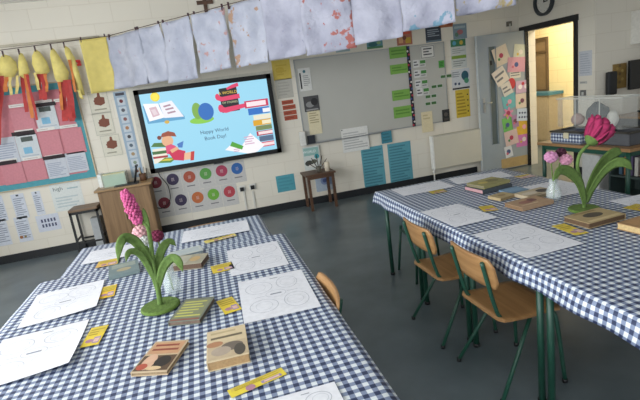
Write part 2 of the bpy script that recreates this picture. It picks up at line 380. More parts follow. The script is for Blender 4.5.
g += [pg('#4c7a3a', (151, 147), (154, 143), (165, 142.5), (167, 147)), pg('#f2ead8', (152, 149.5), (166.5, 147.5), (167, 150), (153, 152)), pg('#456f3a', (152, 152), (167, 150), (167, 153), (153, 155)), pg('#f4ecdc', (152.5, 155), (167, 153), (167.5, 155), (153, 157)), pg('#a8323a', (153, 157), (168, 155), (168, 157), (153.5, 159)),
      pg('#f4ecdc', (153.5, 159), (168, 157), (168, 160), (154.5, 164)), pg('#5f8a3c', (158, 163), (165, 157.5), (177, 157.5), (171, 162.5)), pg('#d9c94a', (160, 161), (166, 158.5), (174, 158.5), (170, 160.5)),
      dot(167.5, 140.8, .072, '#e9b48c'), pg('#9c4a33', (160.5, 137.5), (162, 133.5), (168, 131), (174.5, 132.5), (176.5, 136.5), (168, 136)), dot(159.3, 137.8, .026, '#7d3a2c'),
      pg('#e0507c', (165.5, 146), (171, 144), (176, 146), (175, 154), (167, 154)), pg('#cf2f55', (168, 152), (175, 148.5), (185.5, 151), (184, 160.5), (174, 160)), pg('#e9b48c', (170, 150), (177, 146.5), (179, 149), (172, 153)),
      pg('#eebf9c', (184.5, 153), (192, 151.5), (191.5, 159), (184, 160)), pg('#c7403f', (191, 151.5), (194.5, 151), (194, 160), (190.5, 160.5)), pg('#4a7cc4', (177, 144), (180, 142.5), (183.5, 140.8), (182.5, 147.5), (178.5, 147.5))]
scr = sheet_mesh('screen', 'back', (0, -.0025, 0), SW, SH, '#9fdcf5', g, 0, .002, tv, mk=lambda c: emit(c, .92))
# pale backing board behind the television
tag(boxobj('backing_board', (tx0-.06, 6.352, tz0-.02, tx1+.04, 6.379, tz1+.04), mat('#cfccbf', .5)), 'pale grey backing board mounted behind the large television', 'board')

# ------------------------------------------------------------------ whiteboards
wa = at(293, 60.5, 1, D-.02); wb = at(449, 121, 1, D-.02); wz1 = 2.015; wz0 = .875; wmid = at(411, 90, 1, D-.02).x
def whiteboard(label, x0, x1):
    t = thing('whiteboard', label, 'whiteboard', ((x0+x1)/2, D-.02, (wz0+wz1)/2)); W = x1-x0; H = wz1-wz0
    boxobj('writing_surface', (-W/2+.012, 0, -H/2+.012, W/2-.012, .015, H/2-.012), mat('#b8b7af', .3, 0, .02, 3), t)
    bm = bmesh.new()
    for q in ((-W/2, -H/2, W/2, -H/2+.016), (-W/2, H/2-.014, W/2, H/2), (-W/2, -H/2, -W/2+.014, H/2), (W/2-.014, -H/2, W/2, H/2)): box(bm, q[0], -.006, q[1], q[2], .018, q[3])
    obj('frame', bm, mat('#a9abaa', .4, .6), t)
    return t
t = whiteboard('wide plain whiteboard beside the television with green label strips along its right edge', wa.x+.005, wmid)
boxobj('pen_tray', (-.9, -.04, -(wz1-wz0)/2-.012, .3, 0, -(wz1-wz0)/2), mat('#8d8f8e', .4, .5), t)
whiteboard('narrow whiteboard right of the patterned strip with small word labels', wmid+.003, wb.x)
BO = .026+.001
GRN = '#79a94e'
for i, (q, l) in enumerate((((388, 48, 407, 57), 'topmost'), ((389, 65.5, 408, 72.5), 'second from the top'), ((391, 91, 410, 98.5), 'third from the top'), ((392.5, 107.5, 411, 116), 'lowest'))):
    pin('label_strip', f'green label strip on the wide whiteboard, {l} of four', 'label', q, GRN, [('l', .1, .25, .9, .8, 2, '#5d8c3a')], 'green label strips on the whiteboard', BO)
a = at(407.5, 46, 1, D); b = at(413.5, 127, 1, D)
mk = []
for i in range(24): mk.append(('c', .3+.4*(i % 2), (i+.5)/24, .014, ('#b8364a', '#d7d2cc', '#3c4f8c')[i % 3]))
tag(sheet_mesh('border_strip', 'back', (wmid+.0, D-BO-.001, (wz0+wz1)/2), .05, wz1-wz0, '#2a2630', mk), 'dark speckled border strip between the two whiteboards', 'border strip')
pin('notice', 'small white notice with black figure at the top left of the wide whiteboard', 'notice', (297, 69, 312, 90), '#d6d6d2', [('r', .08, .1, .2, .8, '#26262a'), ('c', .5, .85, .02, '#3c6f7c'), ('l', .35, .2, .9, .7, 6, '#9a9a98')], None, BO)
pin('picture', 'dark black and white picture stuck at the left of the wide whiteboard', 'picture', (302.5, 97, 319.5, 110), '#4a4a4c', [('c', .4, .45, .06, '#8b8b8a', .04), ('c', .7, .6, .05, '#2a2a2c', .05), ('r', .1, .05, .9, .15, '#9a9a98')], None, BO)
pin('paper_note', 'cream handwritten note stuck under the dark picture', 'note', (306.5, 111, 322, 133), '#d9cfae', [('l', .12, .45, .85, .92, 5, '#a99c78')], None, BO)
pin('worksheet', 'white landscape sheet hanging over the bottom edge of the wide whiteboard', 'sheet', (340, 129.5, 369, 148.5), '#dcdcd8', [('l', .06, .1, .94, .85, 7, '#b3b3b2'), ('r', .02, .93, .06, .98, '#26262a')], None, BO+.002)
pin('word_list', 'small bordered title card at the top of the narrow whiteboard', 'card', (419, 46.5, 434, 57.5), '#d3d3cf', [('r', .03, .04, .97, .96, '#7a7a78'), ('r', .07, .09, .93, .91, '#d8d8d4'), ('l', .2, .2, .8, .85, 3, '#44444a')], None, BO)
pin('label_card', 'small green square card on the right of the narrow whiteboard', 'card', (437.5, 61, 443.5, 67.5), '#4f9b45', [('l', .2, .2, .8, .8, 3, '#2f6d2c')], None, BO)
pin('paper_note', 'cream blank note hanging under the narrow whiteboard edge', 'note', (420, 112.5, 432.5, 131), '#ddd0ac', [('l', .15, .6, .8, .9, 2, '#c5b68e')], None, BO+.001)
pin('photo_card', 'small dark photo at the bottom right corner of the narrow whiteboard', 'photo', (441, 110, 449, 121), '#2c2c2e', [('c', .5, .6, .03, '#55504c'), ('r', .2, .1, .8, .3, '#43403e')], None, BO)
for i, (x, y) in enumerate(((412, 64), (413, 74), (414, 84), (415.5, 92))):
    pin('word_label', 'narrow whiteboard word label with green underline, ' + ('topmost', 'second', 'third', 'lowest')[i] + ' in its left column', 'label', (x, y-3.5, x+13, y+2.5), '#c9cac6', [('r', .0, .0, .45, 1, '#d8d8d6'), ('l', .05, .15, .42, .9, 2, '#55555a'), ('r', .55, .45, .98, .85, '#4c8a44'), ('r', .55, .15, .9, .3, '#8d8d8c')], 'word labels on the narrow whiteboard', BO)
for i, (x, y) in enumerate(((424, 96), (430, 86), (424, 103), (439, 76))):
    pin('word_strip', 'thin green word strip on the narrow whiteboard, ' + ('above the lowest strip', 'middle of the board', 'lowest strip', 'nearest the right edge')[i], 'label', (x, y-1, x+12, y+1.6), '#bdc0b8', [('r', .05, .2, .45, .8, '#3f6d3c'), ('r', .55, .2, .95, .8, '#3f6d3c')], 'word strips on the narrow whiteboard', BO)
# cards above the boards
pin('picture_card', 'blue landscape card above the wide whiteboard, leftmost of the row', 'card', (366, 39, 383, 47.5), '#5f8d97', [('c', .4, .4, .07, '#37686c', .03), ('c', .75, .5, .03, '#86a878', .02), ('r', 0, .0, 1, .2, '#4c7f58')])
pin('picture_card', 'orange brown picture card above the wide whiteboard', 'card', (396, 31.5, 412.5, 44), '#b0705c', [('r', .1, .75, .9, .9, '#c9533f'), ('r', .12, .15, .4, .55, '#d9a67a'), ('r', .55, .1, .9, .5, '#c2a03f'), ('c', .5, .5, .03, '#7a4a3a')])
pin('picture_card', 'dark navy picture card above the narrow whiteboard', 'card', (425, 28, 441.5, 41), '#39424e', [('l', .12, .35, .88, .88, 4, '#9aa3ad'), ('r', 0, 0, 1, .12, '#6c7f8c')])
pin('picture_card', 'rust orange card peeping out under a hanging sheet', 'card', (438, 19.5, 453, 26.5), '#a86647', [('c', .4, .5, .03, '#c98a56'), ('r', .6, .2, .9, .7, '#8b4a38')])
pin('picture_card', 'grey blue picture card, rightmost of the row above the boards', 'card', (452.5, 24.5, 467, 38), '#7c8f9b', [('c', .5, .45, .05, '#a3686c', .035), ('c', .25, .3, .03, '#5a7d6c'), ('r', .1, .7, .9, .85, '#9fb0b8')])
pin('picture_card', 'small pale blue card half hidden under hanging sheets above the board', 'card', (335, 45, 350, 51), '#9fb3b6', [('c', .4, .5, .03, '#7a8f94', .015)])
pin('poster', 'tall white poster with green picture bands right of the boards', 'poster', (450, 40, 467, 67), '#c8cbc6', [('r', .02, .75, .98, .99, '#3f7a55'), ('c', .25, .87, .03, '#5a9fbc'), ('c', .7, .87, .03, '#c9b04a'), ('l', .1, .5, .9, .7, 3, '#9aa09a'), ('r', .02, .33, .98, .44, '#7f9c3c'), ('l', .1, .05, .9, .28, 3, '#8d948e')])
pin('poster', 'white poster with a dark teal drawing above the yellow sheet', 'poster', (451, 70, 470, 88), '#cbced0', [('r', .02, .02, .98, .10, '#2a2a2c'), ('c', .75, .65, .06, '#2f5a68', .07), ('c', .82, .4, .04, '#4a8c6c'), ('c', .2, .3, .02, '#44506c'), ('c', .4, .28, .02, '#44506c'), ('l', .06, .6, .5, .9, 3, '#8a8f96')])
pin('poster', 'yellow sheet of printed lines beside the radiator and door', 'poster', (455, 90.5, 470.5, 116), '#cdb13c', [('l', .08, .08, .72, .92, 7, '#9c8424'), ('c', .86, .8, .012, '#4a3f1c'), ('c', .86, .6, .012, '#4a3f1c'), ('c', .86, .4, .012, '#4a3f1c'), ('c', .86, .2, .012, '#4a3f1c')])
pin('trunking', 'thin white upright strip with dots beside the grey door', 'strip', (474.5, 40, 478.5, 118), '#c2c6c6', [('c', .5, v/12+.04, .008, '#8d9496') for v in range(12)], None, .012, 0, .012)
# between tv and whiteboard
pin('paper_sheet', 'yellow sheet at the top right corner of the television', 'sheet', (271, 61, 292, 78.5), '#d3bb58', [('c', .4, .5, .06, '#c9ae48', .04), ('l', .2, .2, .8, .8, 4, '#c5a944')])
pin('paper_sheet', 'grey sheet on the wall right of the television', 'sheet', (275, 80, 294, 97), '#b9b6ac', [('l', .12, .12, .88, .88, 5, '#a8a59c')])
for i, y in enumerate((100.5, 105.5, 111, 116)):
    pin('word_card', 'rust red word card right of the television, ' + ('topmost of four', 'second of four', 'third of four', 'lowest of four')[i], 'card', (281.5+i*.9, y+.4, 293.5+i*.9+(1.5 if i else 0), y+2.9), '#a8513a', [('l', .1, .2, .9, .8, 1, '#8a3c2a')], 'rust red word cards')
# blue writing posters
for q, l in (((360.5, 148.5, 386.5, 186.5), 'left'), ((387, 144.5, 413.5, 180.5), 'right')):
    pin('writing_sheet', f'large teal sheet of handwriting under the whiteboard, {l} of the pair', 'sheet', q, '#5a9cab', [('l', .06, .05, .94, .95, 13, '#3f7c8c')], 'teal handwriting sheets')
pin('paper_square', 'small teal square between the whiteboard and the teal handwriting', 'card', (380, 132, 391.5, 142), '#3f8496', [('l', .1, .1, .9, .9, 3, '#35717f')], None, BO+.001)
pin('paper_square', 'plain blue landscape sheet low on the wall beside the sockets', 'sheet', (275.5, 176.5, 296, 189.5), '#4f9aa8', [('l', .1, .1, .9, .9, 4, '#468e9c')])
# circles cards under the tv
cols = ['#7c2f3c', '#3c3350', '#a8533f', '#5c9c4c', '#a8405a', '#2f62a4']
row1 = [(155.6, 182.5), (172.7, 179.4), (189.4, 176.9), (205.6, 173.7), (221.6, 170.9), (237, 168.5)]
row2 = [(164.4, 203), (181, 200), (197.7, 197.5), (213.4, 194.4), (229.4, 191.6)]
cn = ['dark red', 'purple', 'rust orange', 'green', 'pink red', 'blue']
for r_, rows in enumerate((row1, row2)):
    for i, (x, y) in enumerate(rows):
        p = at(x, y, 1, D); W, H = .212, .295
        c = cols[i] if not (r_ == 1 and i == 4) else '#b0404c'
        if r_ == 1 and i == 2: c = '#b8683c'
        if r_ == 1 and i == 3: c = '#6ca83c'
        o = sheet_mesh('circle_card', 'back', (p.x, D-.001-.002*(r_), p.z-.045), W, H, '#c3c1be', [('c', .5, .655, .078, c), ('c', .5, .655, .07, c), ('t', '|||', .5, .66, .05, '#d9c9c9'), ('r', .25, .22, .75, .27, '#77757a')])
        tag(o, f'white card with a {cn[i] if not (r_ == 1 and i == 4) else "red"} circle under the television, {"upper" if r_ == 0 else "lower"} row', 'card', 'circle cards under the television')

# ------------------------------------------------------------------ left display board
bx0, bx1, bz0, bz1 = -2.95, -1.36, .895, 2.08
t = thing('display_board', 'pink pinboard with teal border at the left of the back wall', 'pinboard', ((bx0+bx1)/2, D, (bz0+bz1)/2)); W = bx1-bx0; H = bz1-bz0
boxobj('backing', (-W/2, -.012, -H/2, W/2, 0, H/2), mat('#c77f88', .8), t)
bm = bmesh.new(); q = .075
for r_ in ((-W/2, -H/2, W/2, -H/2+q), (-W/2, H/2-q, W/2, H/2), (W/2-q, -H/2+q, W/2, H/2-q), (-W/2, -H/2+q, -W/2+q, H/2-q)): box(bm, r_[0], -.015, r_[1], r_[2], -.012, r_[3])
for i in range(24):
    zz = -H/2+(i+.5)*H/24; lathe(bm, [(.018, -.001), (.018, .001)], (0, 0, 0), 8)
    for v in bm.verts[-16:]: v.co = Vector((W/2-q+v.co.x, -.0135+v.co.z, zz+v.co.y))
obj('border', bm, mat('#4d98a4', .7), t)
bm = bmesh.new()
box(bm, W/2, -.02, -H/2, W/2+.016, 0, H/2); box(bm, -W/2, -.02, -H/2-.014, W/2+.016, 0, -H/2); box(bm, -W/2, -.02, H/2, W/2+.016, 0, H/2+.014)
obj('frame', bm, mat('#b9a98c', .5), t)
YB = .0165
PK = '#c9838c'
def cell(px, kind, lab):
    x, y = px; w_, h_ = 17, 25
    A = at(x, y, 1, D); Wc, Hc = .235, (.31 if y < 150 else .245)
    if kind != 'cap':
        base = '#c3c7cf' if kind == 'sheet' else PK
        mk = [('l', .08, .1, .92, .8, 8, '#9aa2b4')] if kind == 'sheet' else []
        if kind == 'pic': base = '#c9cfd2'; mk = [('r', .25, .72, .8, .9, '#4a5450'), ('r', .25, .25, .65, .5, '#7cb3d0'), ('l', .1, .05, .9, .2, 2, '#a9b0bb')]; 
        o = sheet_mesh('pinned_page', 'back', (A.x+.12, D-YB-.001, A.z-Hc/2-.02), Wc, Hc, base, mk, 0, .003)
        tag(o, lab, 'page', 'pages pinned on the pink board')
for px, kind, lab in (((9, 109), 'pink', 'plain pink page on the pinboard, upper row under the red streamers'), ((32, 104), 'pic', 'white picture page on the pinboard, upper row beside long red streamer'),
    ((-8, 137.5), 'sheet', 'white written page on the pinboard, middle row at the left edge'), ((14, 134), 'pic', 'white page with blue picture in the middle row of the pinboard'), ((37, 131.5), 'pink', 'plain pink page in the middle row beside the blue picture page'), ((60, 128), 'pink', 'plain pink page at the right end of the middle row'),
    ((0, 164), 'pink', 'plain pink page at bottom left of the pinboard'), ((22, 160.5), 'pink', 'plain pink page in the bottom row left of the written pages'), ((44, 158), 'sheet', 'white written page in the bottom row under a caption strip'), ((64, 152), 'sheet', 'white written page at the bottom right corner of the pinboard')):
    cell(px, kind, lab)
for i, (x, y, l) in enumerate(((8, 107, 'upper row left'), (33, 103, 'upper row middle'), (53, 101, 'upper row right'), (14, 132.5, 'middle row, above blue picture'), (36, 130.5, 'middle row, centre'), (59, 127.5, 'middle row, right end'), (-2, 162, 'bottom row, left edge'), (22, 159.5, 'bottom row, centre'), (44, 157.5, 'bottom row, above written page'))):
    A = at(x, y, 1, D)
    o = sheet_mesh('caption_strip', 'back', (A.x+.115, D-YB-.006, A.z), .20, .036, '#dedcd6', [('l', .1, .3, .9, .7, 1, '#b5a2a0')], 0, .003)
    tag(o, f'white caption strip pinned on the pink board, {l}', 'caption', 'caption strips on the pink board')
for i, (x, y, l) in enumerate(((33, 104.5, 'above the white picture page'), (12, 133, 'above the blue picture page'), (-6, 163, 'at the left edge'), (43, 157, 'above the written page'))):
    A = at(x, y, 1, D)
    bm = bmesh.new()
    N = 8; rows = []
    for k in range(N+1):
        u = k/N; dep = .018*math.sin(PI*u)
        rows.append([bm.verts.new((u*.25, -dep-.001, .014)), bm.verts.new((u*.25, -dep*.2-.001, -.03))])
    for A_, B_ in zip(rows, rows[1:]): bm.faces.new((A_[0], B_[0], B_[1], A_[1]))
    o = obj('page_shade', bm, mat('#33292c', .7), None, (A.x+.0, D-YB-.010, A.z-.01))  # dark strip painted where the curled page throws shade
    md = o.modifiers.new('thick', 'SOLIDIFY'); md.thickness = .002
    tag(o, f'dark painted strip of curl shade on the pink board {l}', 'page', 'painted shade strips on the pink board')
# papers below the board
LT = '#8f97a6'
for q, l, mk in (((10, 195, 30, 217), 'second from the left edge', None), ((31, 192, 46, 214), 'rightmost of the upright three', None), ((-10, 197, 9, 220), 'at the left frame edge', None),
                 ((-8, 221, 13, 244), 'lower row at the left frame edge', None), ((13, 218, 34, 240), 'lower row, with a coloured figure', 1)):
    mk = [('r', .4, .9, .6, .97, '#3c4650'), ('l', .1, .12, .9, .85, 9, LT)] + ([('c', .2, .2, .02, '#a0673c'), ('c', .5, .2, .015, '#8c7a4a')] if mk else [])
    pin('notice', f'white printed notice below the pink board, {l}', 'notice', q, '#cdd2dc', mk, 'printed notices below the pink board')
pin('notice', 'white notice with a grid of small pictures beside the dark stool', 'notice', (35, 216.5, 62, 228.5), '#cbd0dc', [('r', .2+.14*i, .25+.3*j, .28+.14*i, .45+.3*j, '#4f5470') for i in range(5) for j in range(2)], None, .001, .0)
pin('hand_writing', 'wide white sheet with faint handwriting under the board corner', 'sheet', (48, 183, 86, 207), '#d6dbd8', [('t', 'high', .25, .75, .07, '#5a6a6c'), ('l', .1, .1, .9, .5, 4, '#b9c6c8'), ('r', .55, .7, .9, .74, '#9fb6bb')], None, .001)
# hand sign cards
HANDC = '#7d4a38'
for i, (x, y, nm) in enumerate(((85, 92, 'topmost'), (90, 114, 'middle'), (98, 136, 'lowest'))):
    A = at(x, y, 1, D); W, H = .235, .28
    mk = [('r', .03, .03, .97, .97, '#b3b0a4'), ('r', .05, .05, .95, .95, '#d6d2c2'),
          ('p', [(.26, .42), (.3, .68), (.46, .74), (.5, .9), (.6, .89), (.62, .72), (.8, .68), (.78, .42), (.55, .34)], HANDC), ('r', .25, .52, .34, .6, HANDC), ('l', .2, .12, .8, .25, 1, '#9a9684')]
    o = sheet_mesh('sign_card', 'back', (A.x+.13, D-.001, A.z-.14), W, H, '#d8d4c4', mk)
    tag(o, f'cream card with a brown hand sign beside the pink board, {nm} of three', 'card', 'hand sign cards')
mk = [('r', .15, .955, .85, .985, '#4a4a55')]
for i in range(9):
    v = .03+i*.102; mk += [('r', .2, v, .8, v+.085, '#c3ccd4'), ('c', .5, v+.045, .022, ('#6a4a44', '#8a9a84', '#a8906c', '#5a6a78', '#4a4a50', '#b0805c', '#8a5a5a', '#5c5c64', '#6f3038')[i])]
tl = at(115, 92, 1, D); br = at(147, 178, 1, D)
tag(sheet_mesh('alphabet_strip', 'back', ((-.985-.80)/2+.02, D-.001, (tl.z+.80)/2), .15, tl.z-.80, '#9db0c2', mk), 'tall blue strip poster of small picture squares left of the television', 'poster')
# clothesline conduit and cross on the wall
bm = bmesh.new(); tube(bm, [(-3.3, D-.03, 2.545), (-.95, D-.03, 2.545)], .013)
for x in (-2.6, -1.9, -1.2): box(bm, x-.012, D-.03, 2.53, x+.012, D, 2.56)
struct(obj('trim_2', bm, mat('#c9c2b0', .5)))
A = at(205, 4, 1, D)
t = thing('crucifix', 'small dark wooden cross on the wall above the television', 'cross', (A.x, D, A.z))
boxobj('upright', (-.022, -.02, -.14, .022, 0, .14), BROWN, t); boxobj('crossbar', (-.10, -.021, -.005, .10, -.001, .04), BROWN, t)

# ------------------------------------------------------------------ hangings on the string
SZ = 2.505
spts = [Vector((-3.3, 6.28, 2.46)), Vector((-.85, 6.28, 2.53))]
tops = [((108, 37), (139, 33)), ((132, 31), (160, 25)), ((161, 24), (189, 18)), ((192, 16), (225, 8))]
line = [at(105, 38.5, 2, SZ), at(226, 6.5, 2, SZ)]
dvec = (line[1]-line[0]); dvec.z = 0; dvec.normalize()
L0 = Vector((line[0].x, line[0].y, SZ)); start = Vector((-.86, 6.28, 2.53))
endp = L0+dvec*7.0
bm = bmesh.new(); tube(bm, [spts[0], start], .004, 5); tube(bm, [start, endp], .004, 5); tag(obj('string_line', bm, mat('#5a4a44', .8)), 'thin string stretched across the room holding the pegged sheets', 'string')
endp = endp
def paper_paint(seed, c0, c1, spot, amount, band=None, foot=None, h=.6):
    """crumpled painted paper: pale ground, paint spots that keep to one side or to the foot of the sheet"""
    m = bpy.data.materials.new('painted_paper'); m.use_nodes = True; nt = m.node_tree; b = nt.nodes['Principled BSDF']; b.inputs['Roughness'].default_value = .75
    N = nt.nodes.new; K_ = nt.links.new
    tc = N('ShaderNodeTexCoord'); mp = N('ShaderNodeMapping'); mp.inputs['Location'].default_value = (seed*3.7, seed*1.3, seed); K_(tc.outputs['Object'], mp.inputs[0])
    n = N('ShaderNodeTexNoise'); n.inputs['Scale'].default_value = 5; n.inputs['Detail'].default_value = 6; K_(mp.outputs[0], n.inputs[0])
    r = N('ShaderNodeValToRGB'); r.color_ramp.elements[0].position = .35; r.color_ramp.elements[1].position = .65
    r.color_ramp.elements[0].color = lin(c0)+(1,); r.color_ramp.elements[1].color = lin(c1)+(1,); K_(n.outputs['Fac'], r.inputs[0])
    n2 = N('ShaderNodeTexNoise'); n2.inputs['Scale'].default_value = 14; n2.inputs['Detail'].default_value = 3; K_(mp.outputs[0], n2.inputs[0])
    mr = N('ShaderNodeMapRange'); mr.inputs[1].default_value = amount; mr.inputs[2].default_value = amount+.06; mr.inputs[4].default_value = .85; K_(n2.outputs['Fac'], mr.inputs[0])
    fac = mr.outputs[0]
    sp3 = N('ShaderNodeSeparateXYZ'); uvn = N('ShaderNodeUVMap'); K_(uvn.outputs[0], sp3.inputs[0])
    if band or foot:
        g_ = N('ShaderNodeMapRange'); g_.interpolation_type = 'SMOOTHSTEP'
        if foot: K_(sp3.outputs[1], g_.inputs[0]); g_.inputs[1].default_value = .78; g_.inputs[2].default_value = .95
        elif band[0] < 0: K_(sp3.outputs[0], g_.inputs[0]); g_.inputs[1].default_value = .25; g_.inputs[2].default_value = .05
        else: K_(sp3.outputs[0], g_.inputs[0]); g_.inputs[1].default_value = band[0]; g_.inputs[2].default_value = band[0]+.2
        lo = N('ShaderNodeMath'); lo.operation = 'MULTIPLY_ADD'; lo.inputs[1].default_value = .14; lo.inputs[2].default_value = 0; K_(g_.outputs[0], lo.inputs[0])
        ad = N('ShaderNodeMath'); ad.operation = 'ADD'; K_(n2.outputs['Fac'], ad.inputs[0]); K_(lo.outputs[0], ad.inputs[1])
        mr.inputs[1].default_value = .645; mr.inputs[2].default_value = .70; K_(ad.outputs[0], mr.inputs[0])
    mx = N('ShaderNodeMix'); mx.data_type = 'RGBA'; K_(fac, mx.inputs[0]); K_(r.outputs[0], mx.inputs[6]); mx.inputs[7].default_value = lin(spot)+(1,)
    K_(mx.outputs[2], b.inputs['Base Color'])
    n3 = N('ShaderNodeTexNoise'); n3.inputs['Scale'].default_value = 9; n3.inputs['Detail'].default_value = 4; K_(mp.outputs[0], n3.inputs[0])
    bp = N('ShaderNodeBump'); bp.inputs['Strength'].default_value = 1.0; bp.inputs['Distance'].default_value = .03; K_(n3.outputs['Fac'], bp.inputs['Height']); K_(bp.outputs[0], b.inputs['Normal'])
    return m
def peg(parent, p, d):
    bm = bmesh.new(); n_ = Vector((-d.y, d.x, 0))
    for s in (-1, 1):
        q = p+n_*.006*s; box(bm, q.x-.006, q.y-.006, q.z-.03, q.x+.006, q.y+.006, q.z+.035)
    obj('peg', bm, mat('#4a2f35', .6), parent)
def hung(name, label, cat, A, B, h, m, seed, group=None, wav=.03, skew=0, hr=None):
    """a wavy paper sheet hung between two points of the string"""
    A = Vector(A); B = Vector(B); d = (B-A); Wd = d.length; dn = d.normalized(); nn = Vector((dn.y, -dn.x, 0)).normalized()
    if nn.y > 0: nn = -nn
    t = thing(name, label, cat, A, 0, group)
    bm = bmesh.new(); nu, nv = 14, 18; gv = []; uvl = bm.loops.layers.uv.new('UVMap')
    for j in range(nv+1):
        row = []
        for i in range(nu+1):
            u, v = i/nu, j/nv; hh = h+((hr or h)-h)*u
            wv = wav*(math.sin(u*7+seed*2.1)*(.3+.7*v)+noise.noise((u*3+seed, v*4, seed))*1.2) + .05*v*v*noise.noise((seed, seed*2.3, .5)) + .035*v*(u-.5)*math.sin(seed*5)
            curl = .07*max(0, abs(u-.5)*2-.55)**1.5*v
            row.append(bm.verts.new(dn*(u*Wd+skew*v*.05) + Vector((0, 0, -hh*v)) + nn*(wv+curl+.008)))
        gv.append(row)
    for j in range(nv):
        for i in range(nu):
            f = bm.faces.new((gv[j][i], gv[j][i+1], gv[j+1][i+1], gv[j+1][i])); f.smooth = True
            for lp, uv in zip(f.loops, ((i, j), (i+1, j), (i+1, j+1), (i, j+1))): lp[uvl].uv = (uv[0]/nu, uv[1]/nv)
    o = obj('paper', bm, m, t); md = o.modifiers.new('thick', 'SOLIDIFY'); md.thickness = .0015
    for u in (.06, .94):
        peg(t, dn*(Wd*u) , dn)
    return t
def onstring(px, py):        # where the sight line meets the upright plane of the slanting string
    d = ray(px, py); nrm = Vector((-dvec.y, dvec.x, 0)); tt = (L0-EYE).dot(nrm)/d.dot(nrm); return EYE+d*tt
sheets = [  # left px, right px, y for sampling, bottom px
    (107, 140, 36, (128, 87.5)), (134, 160, 29, (156, 82.5)), (161, 190, 21, (184, 81)), (192, 224, 13, (221, 70)), (226, 262, 4, (254, 65)),
    (262, 301, 0, (285, 58)), (302, 350, 0, (330, 52)), (351, 400, 0, (385, 40)), (401, 455, 0, (430, 27)), (456, 516, 0, (480, 12))]
names = ['leftmost, beside the yellow sheet', 'second from the yellow sheet', 'third, over the middle of the television', 'fourth, under the wooden cross', 'fifth, with a torn brown left edge',
         'sixth, over the right end of the television', 'seventh, red paint on its right', 'eighth, over the middle of the whiteboard', 'ninth, with blue paint along its bottom', 'tenth, rightmost near the grey door']
for i, (x0, x1, y, bot) in enumerate(sheets):
    slope = -.26
    A = onstring(x0, y); B = onstring(x1, y-6); A.z = B.z = SZ
    h = SZ-onstring(*bot).z
    c = ('#a2a6b6', '#babdca') if i < 5 else ('#9c9dae', '#b6b7c6')
    sp_c = ('#b09aa8', '#9b9fb8', '#94899a', '#b58a84', '#a8805c', '#8d8fa6', '#a9503c', '#9fa0b4', '#5f8fa6', '#a89458')[i]
    am = (.68, .7, .68, .66, .66, .68, .62, .7, .6, .62)[i]
    hung('hanging_sheet', f'crinkled pale lilac sheet pegged on the string, {names[i]}', 'sheet', A, B, h, paper_paint(i+1, *c, sp_c, am, {3: (.8, 1.2), 4: (-.3, .2), 6: (.62, 1.0), 9: (.55, 1.2)}.get(i), .12*h if i == 8 else None, h), i+1.3, 'lilac sheets pegged on the string', .03)
# yellow hangings on the left part of the string
YP = 6.275
ya = at(80, 43, 1, YP); yb = at(105, 39, 1, YP); ybot = at(104, 92, 1, YP)
hung('hanging_sheet', 'plain yellow sheet pegged left of the lilac sheets', 'sheet', (ya.x, YP, 2.515), (yb.x+.02, YP, 2.525), 2.52-ybot.z, mat('#dcca74', .75, 0, .06, 12), 3.3, None, .006)
def poly_solid(bm, pts, y0, th, mi=0, bulge=0):
    c = Vector((sum(p.x for p in pts)/len(pts), 0, sum(p.z for p in pts)/len(pts)))
    f0 = [bm.verts.new((p.x, y0, p.z)) for p in pts]; f1 = [bm.verts.new((p.x, y0-th, p.z)) for p in pts]
    cf = bm.verts.new((c.x, y0-th-bulge, c.z)); n = len(pts)
    for i in range(n):
        f = bm.faces.new((f1[i], f1[(i+1) % n], cf)); f.material_index = mi; f.smooth = bulge > 0
        g_ = bm.faces.new((f0[i], f0[(i+1) % n], f1[(i+1) % n], f1[i])); g_.material_index = mi
    bm.faces.new(f0[::-1]).material_index = mi
YEL = mat('#e3d27c', .7, 0, .1, 14); RED = mat('#b0302c', .65, 0, .12, 20); ORG = mat('#cf7a3c', .7, 0, .1, 20); PALEY = mat('#dcc77c', .7)
hang = [
 ('yellow paper lantern shape with red streamers at the left frame edge', [(3, 54), (10, 56), (16, 62), (18, 70), (14, 77), (6, 78), (-2, 76), (-3, 62)], [(2, 76, -1, 145, 4, RED), (7, 77, 6, 92, 4, ORG), (11, 77, 12, 95, 3, PALEY), (-3, 74, -4, 120, 5, RED)]),
 ('slim yellow paper shape with a long orange streamer, second from the left', [(19, 52), (23, 54), (27, 62), (30, 72), (25, 79), (19, 76), (18, 64)], [(22, 76, 27, 112, 3.5, RED), (26, 74, 33, 118, 3.5, ORG), (28, 75, 38, 120, 2.5, RED), (19, 76, 18, 94, 3, PALEY)]),
 ('yellow paper teardrop with red streamers, middle of the hanging row', [(35, 49), (40, 52), (47, 62), (50, 71), (44, 77), (37, 76), (32, 64), (32, 56)], [(38, 74, 42, 99, 4, RED), (43, 74, 46, 100, 4, RED), (46, 74, 48, 92, 3, ORG), (36, 73, 40, 90, 3, PALEY)]),
 ('large yellow paper teardrop with a broad red tail beside the slim pair', [(51, 47), (55, 50), (63, 62), (69, 72), (68, 80), (60, 85), (55, 79), (52, 66), (50, 55)], [(62, 82, 66, 121, 6, RED), (67, 80, 73, 121, 6, RED), (60, 82, 63, 110, 3, ORG), (70, 80, 75, 118, 4, RED)]),
 ('narrow yellow paper twist with brown edge next to the yellow sheet', [(64, 45), (69, 48), (75, 58), (80, 75), (85, 95), (80, 96), (74, 80), (69, 64), (65, 54)], [(78, 60, 80, 66, 4, RED), (70, 60, 76, 92, 2.5, ORG), (79, 90, 83, 99, 3, YEL)]),
]
